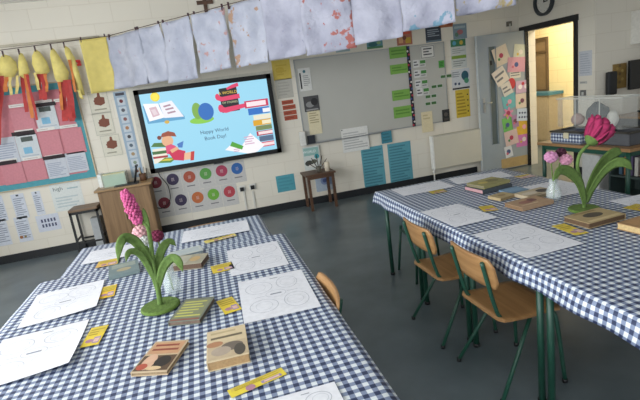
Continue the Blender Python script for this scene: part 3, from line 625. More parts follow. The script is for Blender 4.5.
for i, (lab, body, st) in enumerate(hang):
    pts = [at(x, y, 1, YP) for x, y in body]
    o_ = Vector((pts[0].x, YP, pts[0].z)); t = thing('paper_hanging', lab, 'paper hanging', o_, 0, 'yellow paper hangings on the string')
    bm = bmesh.new(); poly_solid(bm, [p-o_ for p in pts], .002, .003, 0, .012); obj('body', bm, YEL, t)
    for k, (x0, y0, x1, y1, wpx, m) in enumerate(st):
        bm = bmesh.new(); N = 8; P0 = at(x0, y0, 1, YP)-o_; P1 = at(x1, y1, 1, YP)-o_; wd = wpx/77
        rows = []
        for j in range(N+1):
            s = j/N; c = P0.lerp(P1, s); yy = -.012-.01*k+.012*math.sin(s*7+k+i)
            tw = wd*(.85+.15*math.sin(s*9+k))
            rows.append([bm.verts.new((c.x-tw/2, yy, c.z)), bm.verts.new((c.x+tw/2, yy+.008*math.sin(s*5+k), c.z))])
        for A_, B_ in zip(rows, rows[1:]): bm.faces.new((A_[0], A_[1], B_[1], B_[0]))
        so = obj('streamer', bm, m, t); md = so.modifiers.new('thick', 'SOLIDIFY'); md.thickness = .002
    peg(t, Vector((0, 0, .0)), Vector((1, 0, 0)))

# ------------------------------------------------------------------ radiator, sockets, small wall objects
rt = thing('radiator', 'cream flat panel radiator on the back wall beside the grey door', 'radiator', (3.25, D-.022, .0))
RW = .86
bm = bmesh.new(); box(bm, .02, -.11, .2, RW, -.035, .69, bev=.012); obj('panel', bm, mat('#cfcaba', .4, 0, .02, 5), rt)
bm = bmesh.new(); box(bm, .0, -.115, .2, .028, -.03, .70, bev=.006); obj('side_cover', bm, mat('#e3e3de', .4), rt)  # left side lighter than the panel: window light put into its colour
bm = bmesh.new(); box(bm, .02, -.11, .685, RW, -.035, .70); [box(bm, .06+i*.05, -.1, .695, .09+i*.05, -.045, .703) for i in range(15)]; obj('top_grille', bm, mat('#b9b5a8', .5), rt)
bm = bmesh.new(); tube(bm, [(.02, -.07, .0), (.02, -.07, .2)], .011); lathe(bm, [(.02, 0), (.02, .05)], (.02, -.07, .14), 10); obj('pipe', bm, mat('#d8d6d0', .4), rt)
bm = bmesh.new(); box(bm, .1, -.036, .3, .14, .0215, .5); box(bm, RW-.14, -.036, .3, RW-.1, .0215, .5); obj('bracket', bm, WHITE, rt)
def socket(px, label, lead=True):
    A = at(*px, 1, D); t = thing('wall_socket', label, 'socket', (A.x, D, A.z))
    bm = bmesh.new(); box(bm, -.045, -.016, -.04, .045, 0, .04, bev=.004); obj('plate', bm, mat('#d7d6d0', .4), t)
    boxobj('plug', (-.03, -.05, -.03, .02, -.016, .02), BLACK, t)
    return t
socket((242, 188.5), 'white wall socket with black plug under the television, left one')
socket((252.5, 186.5), 'white wall socket with black plug under the television, right one')
for dx, l in ((243.5, 'left'), (252.5, 'right')):
    A = at(dx, 191, 1, D); bm = bmesh.new(); box(bm, A.x-.012, D-.016, .1, A.x+.012, D, A.z); tag(obj('cable_trunking', bm, mat('#d2d0c8', .5)), f'white vertical cable trunking below the {l} wall socket', 'trunking')
bm = bmesh.new(); P = [at(146, 168, 1, 6.33), at(149, 190, 1, 6.33), at(153, 205, 1, 6.33), at(163, 208, 1, 6.33), at(170, 200, 1, 6.33), at(168, 186, 1, 6.33), at(160, 176, 1, 6.33), at(158, 170, 1, 6.34)]
tube(bm, smooth_path(P), .006, 6); tag(obj('cable', bm, BLACK), 'black cable looping below the left end of the television', 'cable')
# clock
A = at(545, 1.5, 0, R)
ck = thing('wall_clock', 'round dark rimmed wall clock above the doorway', 'clock', (R, A.y, A.z))
def disc(bm, r0, r1, x0, x1, seg=32):
    rr = [[bm.verts.new((x, r*math.cos(2*PI*k/seg), r*math.sin(2*PI*k/seg))) for k in range(seg)] for r, x in ((r0, x0), (r1, x0), (r1, x1), (r0, x1))]
    for a_ in range(4):
        A_, B_ = rr[a_], rr[(a_+1) % 4]
        for k in range(seg): bm.faces.new((A_[k], A_[(k+1) % seg], B_[(k+1) % seg], B_[k]))
bm = bmesh.new(); disc(bm, .15, .185, -.045, 0); obj('rim', bm, mat('#3c4248', .35, .4), ck)
o = sheet_mesh('dial', 'right', (-.012, 0, 0), .29, .29, '#dcdad2', [('r', .5+.40*math.sin(k*PI/6)-.012, .5+.40*math.cos(k*PI/6)-.012, .5+.40*math.sin(k*PI/6)+.012, .5+.40*math.cos(k*PI/6)+.012, '#2a2a2c') for k in range(12)], 0, .002, ck,
               outline=[(.5+.5*math.cos(2*PI*k/32), .5+.5*math.sin(2*PI*k/32)) for k in range(32)])
bm = bmesh.new(); box(bm, -.022, -.008, -.01, -.017, .008, .11); box(bm, -.022, -.07, -.007, -.017, .01, .007); obj('hands', bm, BLACK, ck)
A = at(579, 52, 0, R); B = at(592, 75, 0, R)
tag(sheet_mesh('notice', 'right', (R-.001, (A.y+B.y)/2, (A.z+B.z)/2), .21, .31, '#c3c6cc', [('l', .1, .08, .9, .92, 9, '#a9aeb8')]), 'pale printed notice on the wall right of the doorway', 'notice')
A = at(583.5, 93.5, 0, R); sw = thing('light_switch', 'grey metal light switch right of the doorway', 'switch', (R, A.y, A.z))
bm = bmesh.new(); box(bm, -.012, -.045, -.045, 0, .045, .045, bev=.003); obj('plate', bm, mat('#77797a', .35, .6), sw); boxobj('rocker', (-.018, -.016, -.02, -.012, .016, .02), mat('#c8c8c4', .4), sw)
A = at(583.5, 82.5, 0, R); tag(sheet_mesh('label_strip', 'right', (R-.001, A.y, A.z), .12, .03, '#b9b8b2', [('l', .1, .2, .9, .8, 1, '#8a8a88')]), 'tiny label above the light switch', 'label')
# door closer plate above leaf
A = at(508.5, 24, 1, D)
t = thing('door_hook', 'grey metal hold hook on the wall above the open door', 'hook', (A.x, D, A.z))
bm = bmesh.new(); box(bm, -.04, -.03, -.035, .04, 0, .035, bev=.005); obj('plate', bm, mat('#6d6b64', .4, .5), t); boxobj('arm', (-.01, -.035, -.16, .01, -.03, .0), mat('#d0cec6', .4, .3), t)

# papers pinned on door
PY = LY-.0235
papers = [((494, 48, 508, 63), '#d8c9b4', .3, 'cream page with dark figure, top left'), ((514, 46, 527, 58), '#c9cbb8', -.15, 'pale green page, top right'),
 ((508, 59, 524, 70), '#cf98a4', -.08, 'pink page under the top pair'), ((494, 70, 506, 83), '#ded3c4', .5, 'white page with red stripe, left side'), ((510, 71, 520, 77), '#cfcabf', .0, 'small white strip, centre'),
 ((508, 79, 515, 88), '#c23c40', 0, 'red disc, centre'), ((502, 84, 511, 94), '#d6cfc4', .35, 'white page below the striped one'), ((516, 82, 529, 91), '#c9a9c0', 0, 'lilac page with two white hearts'),
 ((503, 96, 516, 107), '#6fb2b5', .2, 'turquoise page, left side'), ((516, 95, 528, 106), '#d9c9b8', 0, 'cream page with pink drawing'), ((503, 108, 513, 118), '#dd8fae', .3, 'pink flower cutout'), ((517, 110, 529, 119), '#c3cfe0', -.1, 'blue and white patterned page'),
 ((503, 119, 512, 131), '#72b860', .15, 'green page, left side'), ((517, 121, 531, 132), '#d9ae3c', 0, 'golden yellow page'), ((512, 116, 518, 126), '#a884a8', .1, 'small purple page'), ((505, 132, 517, 143), '#d3b9b4', .15, 'pale pink page, lower left'),
 ((517, 134, 531, 144), '#c878b4', 0, 'magenta page with white flower'), ((505, 147, 512, 156), '#d6d9dc', .2, 'small white tag, lowest')]
for i, (q, c, rot, l) in enumerate(papers):
    A = at(q[0], q[1], 1, PY); B = at(q[2], q[3], 1, PY)
    mk = [('c', .5, .5, .035, ('#b0405c', '#ded6cc', '#4a5a8c', '#e0a0b0', '#7a4a5c')[i % 5]), ('c', .3, .35, .02, ('#5a8c5c', '#d0b04a', '#c96a7c')[i % 3])]
    ol = None
    if 'disc' in l: ol = [(.5+.5*math.cos(2*PI*k/20), .5+.5*math.sin(2*PI*k/20)) for k in range(20)]; mk = []
    if 'strip' in l: mk = [('l', .1, .2, .9, .8, 2, '#77777a')]
    if 'hearts' in l: mk = [('c', .3, .5, .035, '#efe6e6'), ('c', .72, .5, .035, '#efe6e6'), ('c', .5, .75, .025, '#c03c48')]
    if 'patterned' in l: mk = [('c', .2+.2*(k % 4), .3+.35*(k//4), .015, '#2c3560') for k in range(8)]
    if 'flower cutout' in l: ol = [(.5+(.36+.14*math.cos(6*2*PI*k/36))*math.cos(2*PI*k/36), .5+(.36+.14*math.cos(6*2*PI*k/36))*math.sin(2*PI*k/36)) for k in range(36)]
    o = sheet_mesh('door_paper', 'back', ((A.x+B.x)/2, PY-.001-.003*(i % 4), (A.z+B.z)/2), max(.06, abs(B.x-A.x)*1.12), max(.05, abs(A.z-B.z)*1.12), c, mk, rot, .001, outline=ol)
    tag(o, f'paper stuck on the grey door, {l}', 'paper', 'papers stuck on the grey door')

# corridor things seen through the doorway
t = thing('corridor_window', 'tall brown framed window in the yellow corridor wall', 'window', (6.5, 7.86, 1.5)); 
bm = bmesh.new()
for q in ((-.19, -.53, -.15, .47), (.15, -.53, .19, .47), (-.15, -.53, .15, -.48), (-.15, .42, .15, .47), (-.15, .2, .15, .23)): box(bm, -.04, q[0], q[1], 0, q[2], q[3])
obj('frame', bm, mat('#5c4a36', .5), t); boxobj('pane', (-.012, -.15, -.48, -.004, .15, .42), mat('#857055', .3), t)
t = thing('corridor_cabinet', 'tan cupboard with teal worktop in the corridor', 'cabinet', (6.34, 7.66, 0))
boxobj('body', (-.14, -.33, .05, .155, .38, .93), mat('#a89c88', .5), t); boxobj('worktop', (-.17, -.36, .93, .155, .40, .985), mat('#42768c', .4), t); boxobj('plinth', (-.12, -.33, 0, .155, .38, .05), BLACK, t)
boxobj('door', (-.155, -.31, .1, -.14, .02, .9), mat('#b0a490', .5), t)

# ------------------------------------------------------------------ cabinet, stool, side table by the back wall
cb = thing('wooden_cabinet', 'oak coloured cupboard under the left end of the television', 'cabinet', (-1.02, 6.17, 0))
boxobj('body', (-.30, -.16, .06, .30, .18, .74), OAK, cb); boxobj('top', (-.33, -.19, .74, .33, .195, .765), wood('#93754f', '#a5855c', .4, 5, 0), cb, .003); boxobj('plinth', (-.28, -.14, 0, .28, .18, .06), BROWN, cb)
for s in (-1, 1):
    d_ = boxobj('door', (min(0, s*.295)+.003, -.178, .07, max(0, s*.295)-.003, -.16, .73), OAK, cb)
    bm = bmesh.new(); box(bm, s*.04-.006, -.195, .36, s*.04+.006, -.178, .46); obj('handle', bm, mat('#8d7a5c', .4, .3), d_)
# items on the cabinet
def cabx(px, y): return at(px, 180, 1, y).x
t = thing('plastic_tray', 'clear tray of pale green and yellow papers on the oak cupboard', 'tray', (-1.12, 6.22, .765))
boxobj('tray_wall', (-.14, -.10, 0, .14, .10, .16), glass('#dfe8e0', .35), t)
bm = bmesh.new(); [box(bm, -.125, -.085+.028*i, .004, .125, -.067+.028*i, .14+.02*(i % 2), mi=i % 3) for i in range(6)]; obj('papers', bm, [mat('#9fc3a8', .7), mat('#dcd08c', .7), mat('#e3e3da', .7)], t)
t = thing('laptop_stand', 'thin black folded laptop stand on the oak cupboard', 'stand', (-.95, 6.12, .765))
boxobj('base_plate', (-.17, -.10, 0, .10, .08, .012), BLACK, t); bm = bmesh.new(); tube(bm, [(.06, -.05, .012), (.12, -.02, .22)], .008); tube(bm, [(.06, .05, .012), (.12, .05, .22)], .008); box(bm, .105, -.05, .2, .13, .07, .22); obj('arm', bm, BLACK, t)
t = thing('pen_pot', 'brown pot of pens at the right end of the oak cupboard', 'pot', (-.80, 6.24, .765))
bm = bmesh.new(); lathe(bm, [(.04, 0), (.045, .09), (.04, .09), (.036, .01)], seg=16); obj('pot', bm, mat('#6a4a34', .6), t)
for i in range(4):
    bm = bmesh.new(); tube(bm, [(.01*math.cos(i*2), .01*math.sin(i*2), .012), (.034*math.cos(i*2), .034*math.sin(i*2), .17)], .005, 6); obj('pen', bm, mat(('#a8323a', '#26262a', '#c9a04a', '#b9b9b4')[i], .5), t)
tag(boxobj('storage_box', (-1.32, 6.20, .765, -1.275, 6.34, .93), mat('#e3e6e4', .5), None, .006), 'white upright plastic box at the left of the oak cupboard', 'box')
# stool
st = thing('stool', 'black framed wooden topped stool beside the oak cupboard', 'stool', (-1.535, 6.19, 0))
bm = bmesh.new(); box(bm, -.165, -.15, .545, .165, .15, .575, bev=.006); obj('seat', bm, wood('#6b5644', '#82694f', .5, 6, 0), st)
for sx in (-1, 1):
    for sy in (-1, 1): boxobj('leg', (sx*.15-.012, sy*.135-.012, 0, sx*.15+.012, sy*.135+.012, .545), BLACK, st)
for q in ((-.14, -.143, .14, .14, -.127, .16), (-.14, .127, .14, .14, .143, .16), (-.158, -.125, .18, -.142, .125, .2), (.142, -.125, .18, .158, .125, .2)): boxobj('stretcher', q, BLACK, st)
boxobj('seat_frame', (-.162, -.147, .515, .162, .147, .545), BLACK, st)
tag(boxobj('bin', (-1.53, 6.24, 0, -1.41, 6.36, .40), mat('#aeb2b4', .5), None, .01), 'tall grey box standing in for shaded wall behind the dark stool', 'bin')  # grey box in place of the shaded wall between the stool legs
# side table
sx0, sx1, sy0, sy1, sz = 1.24, 1.66, 5.98, 6.34, .50
t = thing('side_table', 'small dark wooden side table under the whiteboard corner', 'table', ((sx0+sx1)/2, (sy0+sy1)/2, 0))
boxobj('tabletop', (-.21, -.18, sz-.025, .21, .18, sz), BROWN, t, .004)
for a_ in (-1, 1):
    for b_ in (-1, 1): boxobj('leg', (a_*.17-.018, b_*.15-.018, 0, a_*.17+.018, b_*.15+.018, sz-.025), BROWN, t)
for q in (-1, 1): boxobj('apron', (-.15, q*.153-.008, sz-.07, .15, q*.153+.008, sz-.025), BROWN, t)
pc = [('r', .05, .62, .95, .95, '#8fb3ad'), ('c', .8, .55, .035, '#2f8f98'), ('t', 'WORLD', .4, .78, .05, '#eef0f2'), ('c', .3, .3, .06, '#3c403c', .04), ('c', .6, .35, .04, '#5a5c50', .03), ('c', .45, .18, .05, '#d6d6d0', .02)]
A = at(303, 147, 1, 6.30); B = at(322, 175, 1, 6.30)
o = sheet_mesh('poster_card', 'back', (1.44, 6.34, sz+.17), .24, .33, '#c9cfcc', pc, 0, .004); tag(o, 'teal and white animal poster standing on the dark side table', 'poster')
t = thing('cream_jar', 'cream cylinder jar at the right of the dark side table', 'jar', (1.575, 6.08, sz)); bm = bmesh.new(); lathe(bm, [(.035, 0), (.036, .11), (.03, .125), (.026, .125), (.026, .01)], seg=18); obj('jar', bm, mat('#d6cbb6', .5), t)
t = thing('twig_bundle', 'dark twigs fanned in a small pot on the side table', 'twigs', (1.47, 6.14, sz))
bm = bmesh.new(); lathe(bm, [(.03, 0), (.035, .07), (.03, .07), (.025, .01)], seg=14); obj('pot', bm, mat('#5d5a50', .6), t)
for k in range(5):
    bm = bmesh.new(); a_ = -1.1+k*.5; tube(bm, [(0, 0, .02), (.19*math.sin(a_)*.8, -.01*k, .06+.17*math.cos(a_))], .006, 6); obj('twig', bm, mat('#3f352c', .8), t)
tag(boxobj('spray_bottle', (1.30, 6.28, 0.86, 1.38, 6.34, 1.06), mat('#d9d8d2', .45), None, .01), 'white dispenser on the wall at the lower left whiteboard corner', 'dispenser')
tag(boxobj('eraser_block', (1.415, 6.32, .867, 1.52, 6.353, .985), mat('#22262e', .6), None, .004), 'small black eraser box at the lower left whiteboard corner', 'eraser')
A = at(325, 184, 1, D); tag(sheet_mesh('paper_sheet', 'back', (A.x, D-.001, .30), .27, .27, '#aebccb', [('c', .5, .55, .06, '#7f90b4'), ('c', .5, .55, .03, '#4a5a8c'), ('r', .75, .3, .9, .75, '#7a8aa4')]), 'pale blue picture sheet on the wall below the side table top', 'sheet')

# ------------------------------------------------------------------ tables and gingham cloths
TZ = .72
K = 1.029
def school_table(label, cx, cy, W, Dp):
    t = thing('school_table', label, 'table', (cx, cy, 0), 0, 'school tables under the cloths')
    boxobj('tabletop', (-W/2, -Dp/2, TZ-.03, W/2, Dp/2, TZ-.006), DESK, t)
    for a_ in (-1, 1):
        for b_ in (-1, 1):
            bm = bmesh.new(); x, y = a_*(W/2-.045), b_*(Dp/2-.03); tube(bm, [(x, y, .008), (x, y, TZ-.03)], .0165, 10); lg = obj('leg', bm, GREEN, t)
            bm = bmesh.new(); lathe(bm, [(.02, 0), (.02, .02)], (x, y, 0), 10); obj('foot', bm, BLACK, lg)
    bm = bmesh.new(); h = TZ-.05
    for b_ in (-1, 1): box(bm, -W/2+.04, b_*(Dp/2-.04)-.012, h-.012, W/2-.04, b_*(Dp/2-.04)+.012, h+.018)
    for a_ in (-1, 1): box(bm, a_*(W/2-.045)-.012, -Dp/2+.04, h-.012, a_*(W/2-.045)+.012, Dp/2-.04, h+.018)
    obj('frame', bm, GREEN, t)
nm = ['farthest', 'second from the far end', 'third from the far end', 'nearest']
RTX0, RTX1 = 1.295, 2.49
for i, y in enumerate((3.19, 2.57, 1.95, 1.33)):
    school_table(f'green legged table under the right gingham cloth, {nm[i]}', (RTX0+RTX1)/2, y, RTX1-RTX0-.02, .615)
for i, (y, x0, x1) in enumerate(((3.24, -.92, .31), (2.62, -1.06, .38), (2.00, -1.06, .38), (1.38, -1.06, .38), )):
    school_table(f'green legged table under the left gingham cloths, {nm[i]}', (x0+x1)/2, y, x1-x0, .615)
def cloth(label, x0, x1, y0, y1, over, z=TZ, seed=0, rip=.006, flare=.25, rot=0):
    """gingham cloth lying on x0..x1, y0..y1 with its rim hanging over by «over» on every side"""
    step = .03; bm = bmesh.new(); uvl = bm.loops.layers.uv.new('UVMap')
    U = []; 
    def samples(a, b):
        L = b-a+2*over; n = max(8, int(L/step)); return [a-over+L*i/n for i in range(n+1)]
    xs, ys = samples(x0, x1), samples(y0, y1); g = []
    def fold(s, a, b):
        if s < a: d = a-s; return a-flare*d-.004, d
        if s > b: d = s-b; return b+flare*d+.004, d
        return s, 0
    for y in ys:
        row = []
        for x in xs:
            X, dx = fold(x, x0, x1); Y, dy = fold(y, y0, y1); dd = math.hypot(dx, dy)
            dd = min(dd, over*1.15); zz = z-dd*.97
            if dd == 0: zz += .0015*max(0, noise.noise((x*5+seed, y*5, 0)))
            else:
                w_ = rip*min(1, dd/.06)*math.sin(17*(x+y)+seed)+rip*1.3*noise.noise((x*6, y*6, seed))*min(1, dd/.05)
                if dx: X += (w_ if x > x1 else -w_)
                if dy: Y += (w_ if y > y1 else -w_)
            row.append((bm.verts.new((X, Y, zz)), (x, y)))
        g.append(row)
    for j in range(len(ys)-1):
        for i in range(len(xs)-1):
            q = [g[j][i], g[j][i+1], g[j+1][i+1], g[j+1][i]]
            f = bm.faces.new([v for v, _ in q]); f.smooth = True
            for lp, (_, uv) in zip(f.loops, q): lp[uvl].uv = (uv[0]+.7*seed*.013, uv[1])
    o = obj('tablecloth', bm, GING); md = o.modifiers.new('thick', 'SOLIDIFY'); md.thickness = .0015; md.offset = -1
    return tag(o, label, 'tablecloth', 'blue gingham tablecloths')
cloth('blue gingham cloth over the right row of tables with two wooden chairs', RTX0, RTX1-.01, .95, 3.54, .09, TZ, 1, .006, .22)
cloth('blue gingham cloth at the far end of the left tables under white placemats', -.97, .325, 2.82, 3.55, .11, TZ-.002, 2, .006, .25)
cloth('blue gingham cloth over the near left tables with the pink flower spike', -1.06, .405, .95, 2.93, .10, TZ+.0025, 3, .006, .25)
CZ = TZ+.006

# ------------------------------------------------------------------ placemats, bookmarks
def placemat(label, quad, seed, size=None, z=CZ, curl=0):
    q = [Vector((x*K, y*K)) for x, y in quad]          # left-near, left-far, right-far, right-near
    c = (q[0]+q[1]+q[2]+q[3])/4; u = ((q[3]-q[0])+(q[2]-q[1]))/2; v = ((q[1]-q[0])+(q[2]-q[3]))/2
    W, H = u.length, v.length; rot = math.atan2(u.y, u.x)
    random.seed(seed); mk = []; G = '#a9adb8'
    sp = [(.27, .72), (.72, .74), (.3, .27), (.73, .28)]
    for i, (a_, b_) in enumerate(sp): mk.append(('o', a_+random.uniform(-.03, .03), b_, W*random.uniform(.15, .2), H*random.uniform(.12, .17), .0022, G)); mk.append(('o', a_, b_, W*.11, H*.09, .0016, '#bcc0c8'))
    mk += [('o', .5, .5, W*.14, H*.08, .0016, G), ('r', .42, .485, .58, .51, '#8d929e'), ('r', .2, .48, .34, .486, G), ('r', .66, .5, .82, .506, G), ('r', .48, .9, .6, .915, '#8d929e')]
    o = sheet_mesh('placemat', 'table', (c.x, c.y, z), W, H, '#dcdde3', mk, rot, .001, curl=curl)
    return tag(o, label, 'placemat', 'white paper placemats')
placemat('white drawn placemat at the far left corner of the left tables', [(-.86, 3.01), (-.84, 3.28), (-.53, 3.27), (-.53, 3.0)], 1)
placemat('white drawn placemat on the left edge, second from the camera', [(-.95, 2.20), (-.97, 2.60), (-.64, 2.64), (-.62, 2.22)], 2, curl=.008)
placemat('white drawn placemat on the left edge, nearest the camera', [(-.965, 1.695), (-.945, 2.105), (-.605, 2.12), (-.625, 1.71)], 3, curl=.012)
placemat('white drawn placemat lying sideways at the far end of the left tables', [(-.24, 3.05), (-.25, 3.33), (.20, 3.32), (.21, 3.03)], 4)
placemat('white drawn placemat on the right edge of the left tables, third from camera', [(.02, 2.26), (.02, 2.69), (.31, 2.68), (.33, 2.26)], 5)
placemat('white drawn placemat on the left tables beside the wooden chair back', [(.04, 1.71), (.03, 2.17), (.34, 2.14), (.36, 1.72)], 6)
placemat('white drawn placemat cut by the bottom of the picture near yellow bookmark', [(.03, .99), (.05, 1.21), (.25, 1.21), (.25, .99)], 7)
placemat('white drawn placemat at the far left corner of the right tables', [(1.36, 3.12), (1.38, 3.39), (1.79, 3.37), (1.79, 3.12)], 8)
placemat('white drawn placemat at the far end behind the book stack', [(1.86, 3.15), (1.85, 3.39), (2.29, 3.29), (2.29, 3.08)], 9)
placemat('white drawn placemat in front of the farther wooden chair', [(1.29, 2.27), (1.26, 2.66), (1.54, 2.68), (1.57, 2.27)], 10)
placemat('white drawn placemat in front of the nearer wooden chair', [(1.32, 1.69), (1.27, 2.10), (1.61, 2.11), (1.61, 1.70)], 11)
placemat('white drawn placemat behind the big pink felt flower', [(2.05, 2.42), (2.06, 2.72), (2.38, 2.76), (2.40, 2.36)], 12)
placemat('white drawn placemat cut by the right picture edge', [(2.20, 1.97), (2.22, 2.14), (2.44, 2.14), (2.44, 1.95)], 13)
def bookmark(label, quad, c='#d8bf3c', seed=0):
    q = [Vector((x*K, y*K)) for x, y in quad]; c_ = sum(q, Vector((0, 0)))/4; u = ((q[3]-q[0])+(q[2]-q[1]))/2; v = ((q[1]-q[0])+(q[2]-q[3]))/2
    random.seed(seed)
    mk = [('r', .05, .62, .95, .95, '#cdb648'), ('c', .35, .25, .016, '#a87c8c'), ('r', .55, .1, .92, .42, '#9a86a0'), ('r', .6, .16, .88, .34, '#d6b0a0'), ('l', .1, .5, .9, .9, 3, '#a8922c')]
    o = sheet_mesh('bookmark', 'table', (c_.x, c_.y, CZ), u.length, v.length, c, mk, math.atan2(u.y, u.x), .001)
    return tag(o, label, 'bookmark', 'yellow paper bookmarks')
bookmark('long yellow bookmark with purple badge nearest the camera', [(-.06, 1.27), (-.06, 1.31), (.115, 1.36), (.12, 1.31)], '#d6c23e', 1)
bookmark('yellow bookmark between the green book and right hand placemat', [(-.05, 1.84), (-.06, 2.0), (.015, 2.01), (.02, 1.86)], '#d8bf3c', 2)
bookmark('yellow bookmark beside the placemat nearest the camera on the left', [(-.60, 1.85), (-.60, 2.02), (-.53, 2.01), (-.53, 1.85)], '#d8bf3c', 3)
bookmark('yellow bookmark beside the second placemat on the left edge', [(-.64, 2.34), (-.64, 2.51), (-.56, 2.51), (-.56, 2.35)], '#e0b830', 4)
bookmark('orange yellow bookmark beside the grey book at far left', [(-.75, 2.88), (-.74, 3.0), (-.62, 3.0), (-.62, 2.88)], '#d0a95c', 5)
bookmark('yellow bookmark right of the brown ended book', [(-.07, 2.36), (-.08, 2.47), (.04, 2.49), (.04, 2.36)], '#d8bf3c', 6)
bookmark('pale yellow bookmark in front of the sideways placemat', [(-.10, 2.93), (-.10, 2.99), (.10, 3.03), (.10, 2.97)], '#d9c977', 7)
bookmark('small yellow bookmark near the far left placemat of the right tables', [(1.55, 3.03), (1.56, 3.12), (1.67, 3.10), (1.67, 3.02)], '#b9a548', 8)
bookmark('yellow bookmark behind the farther chair placemat', [(1.57, 2.42), (1.60, 2.53), (1.68, 2.51), (1.66, 2.39)], '#c9ac3c', 9)
bookmark('yellow bookmark in front of the book under the pink felt flower', [(1.68, 1.80), (1.66, 1.98), (1.73, 1.97), (1.76, 1.80)], '#d3bb48', 10)
bookmark('yellow bookmark near the right picture edge', [(2.17, 1.90), (2.17, 2.0), (2.28, 2.02), (2.28, 1.92)], '#c9ac3c', 11)
bookmark('pinkish card at the far right corner of the right tables', [(2.26, 2.96), (2.25, 3.06), (2.38, 3.06), (2.38, 2.95)], '#cdb7ac', 12)

# ------------------------------------------------------------------ books
def book(label, x, y, w_, h_, t_, rot, cover, marks=(), pages='#cdbf9f', z=CZ, spine='left', group='books laid out on the tables'):
    t = thing('book', label, 'book', (x*K, y*K, z), rot, group)
    bm = bmesh.new(); ct = .003
    box(bm, -w_/2, -h_/2, 0, w_/2, h_/2, ct); box(bm, -w_/2, -h_/2, t_-ct, w_/2, h_/2, t_)
    if spine == 'left': box(bm, -w_/2, -h_/2, ct, -w_/2+ct, h_/2, t_-ct)
    elif spine == 'right': box(bm, w_/2-ct, -h_/2, ct, w_/2, h_/2, t_-ct)
    elif spine == 'near': box(bm, -w_/2, -h_/2, ct, w_/2, -h_/2+ct, t_-ct)
    mats = [ink(cover)]; draw(bm, marks, w_, h_, t_, mats, ink)
    me = bpy.data.meshes.new('cover'); bm.to_mesh(me); bm.free()
    for m in mats: me.materials.append(m)
    o = bpy.data.objects.new('cover', me); COL.objects.link(o); o.parent = t
    e = .003
    boxobj('pages', (-w_/2+e, -h_/2+e, ct, w_/2-e, h_/2-e, t_-ct), mat(pages, .8, 0, .12, 120), t)
    return t
R_ = math.radians
book('thin tan book with dark and red picture cover nearest the left camera corner', -.278, 1.605, .135, .20, .016, R_(-21), '#b9a487', [('r', .05, .55, .95, .95, '#b98f6c'), ('l', .12, .62, .88, .92, 2, '#8a4a3a'), ('r', .03, .03, .97, .5, '#5a4634'), ('c', .3, .3, .025, '#c9a48a', .05), ('c', .68, .3, .03, '#2c2622', .035), ('c', .2, .15, .02, '#a8503c'), ('c', .55, .1, .03, '#cdb28c', .012)], '#8d7a5e')
book('thick cream paperback with grey animal cover beside the tan book', -.045, 1.545, .145, .22, .036, R_(-2), '#c9b795', [('l', .1, .80, .9, .95, 1, '#b3a27e'), ('l', .1, .62, .9, .78, 1, '#6d624e'), ('r', .03, .03, .97, .5, '#b8a588'), ('c', .62, .35, .04, '#6d6258', .03), ('c', .35, .25, .035, '#a59686', .03), ('c', .8, .2, .02, '#4c463e', .04), ('c', .2, .5, .03, '#a87a5a', .02)], '#a5875f')
book('grey green book with yellow striped lettering beside the felt stem base', -.17, 1.935, .14, .215, .02, R_(-19), '#6f7468', [('r', .06, .1, .94, .92, '#7d8064')] + [('l', .1, .14, .9, .88, 6, '#b9b860'), ('r', .05, .02, .95, .08, '#8c5a4c')], '#6d5c50')
book('grey teal book with dark spine at the left behind the flower leaves', -.555, 2.71, .165, .21, .022, R_(9), '#6f7f80', [('r', .1, .55, .9, .9, '#8c958c'), ('c', .5, .35, .04, '#a3987a', .03)], '#2c3542', spine='near')
book('sandy brown ended book lying behind the flower stem', -.21, 2.585, .235, .16, .034, R_(-17), '#9c9683', [('r', .05, .1, .6, .9, '#a8a594'), ('c', .75, .5, .03, '#b89c6c', .04)], '#5f4a3c')
book('thin pale book behind the sandy book near the far placemat', -.21, 2.80, .19, .12, .015, R_(8), '#b3b9b4', [('r', .1, .2, .9, .8, '#aab3b4')], '#7d8a90')
book('dark spined pink ended book at the bottom of the far stack', 1.91, 2.88, .26, .205, .03, R_(6), '#3f464c', [('r', .1, .2, .9, .8, '#4c5458')], '#b98f92', spine='near', group='stacked books')
book('yellow green covered book on top of the far stack', 1.92, 2.89, .25, .18, .022, R_(10), '#8f8a5c', [('c', .3, .5, .04, '#b9a860', .03), ('c', .65, .5, .05, '#77704a', .04), ('r', .05, .75, .95, .92, '#a49c68')], '#7d7660', z=CZ+.0308, spine='near', group='stacked books')
book('flat blue book between the stack and the sandy books', 1.99, 2.70, .15, .13, .012, R_(5), '#6f8ba3', [('r', .1, .2, .9, .8, '#7c98b0')], '#a9b3bb')
book('small sandy book left of the dark animal cover', 1.83, 2.61, .14, .11, .02, R_(12), '#a8956f', [('c', .5, .5, .03, '#8a7654', .02)], '#8d7a58')
book('pale book with dark animal cover beside the vase', 2.02, 2.525, .235, .14, .022, R_(6), '#b3a48a', [('c', .75, .45, .05, '#4a443f', .04), ('c', .3, .5, .06, '#c3b8a6', .03), ('r', .05, .02, .5, .2, '#8f8068')], '#96866a')
book('reddish brown book in front of the dark animal cover', 1.845, 2.365, .245, .155, .024, R_(5), '#a08468', [('c', .4, .5, .05, '#8a5f54', .03), ('c', .65, .6, .03, '#6f4a48', .03), ('l', .1, .1, .9, .3, 1, '#bda488')], '#7d6347', spine='near')
book('brown book with dark picture in front of the pink felt flower', 1.895, 1.925, .25, .165, .03, R_(4), '#a5906a', [('c', .5, .55, .06, '#4f463c', .035), ('r', .08, .05, .92, .2, '#c2ae84'), ('r', .2, .82, .8, .94, '#8a7650')], '#5c4733', spine='right')
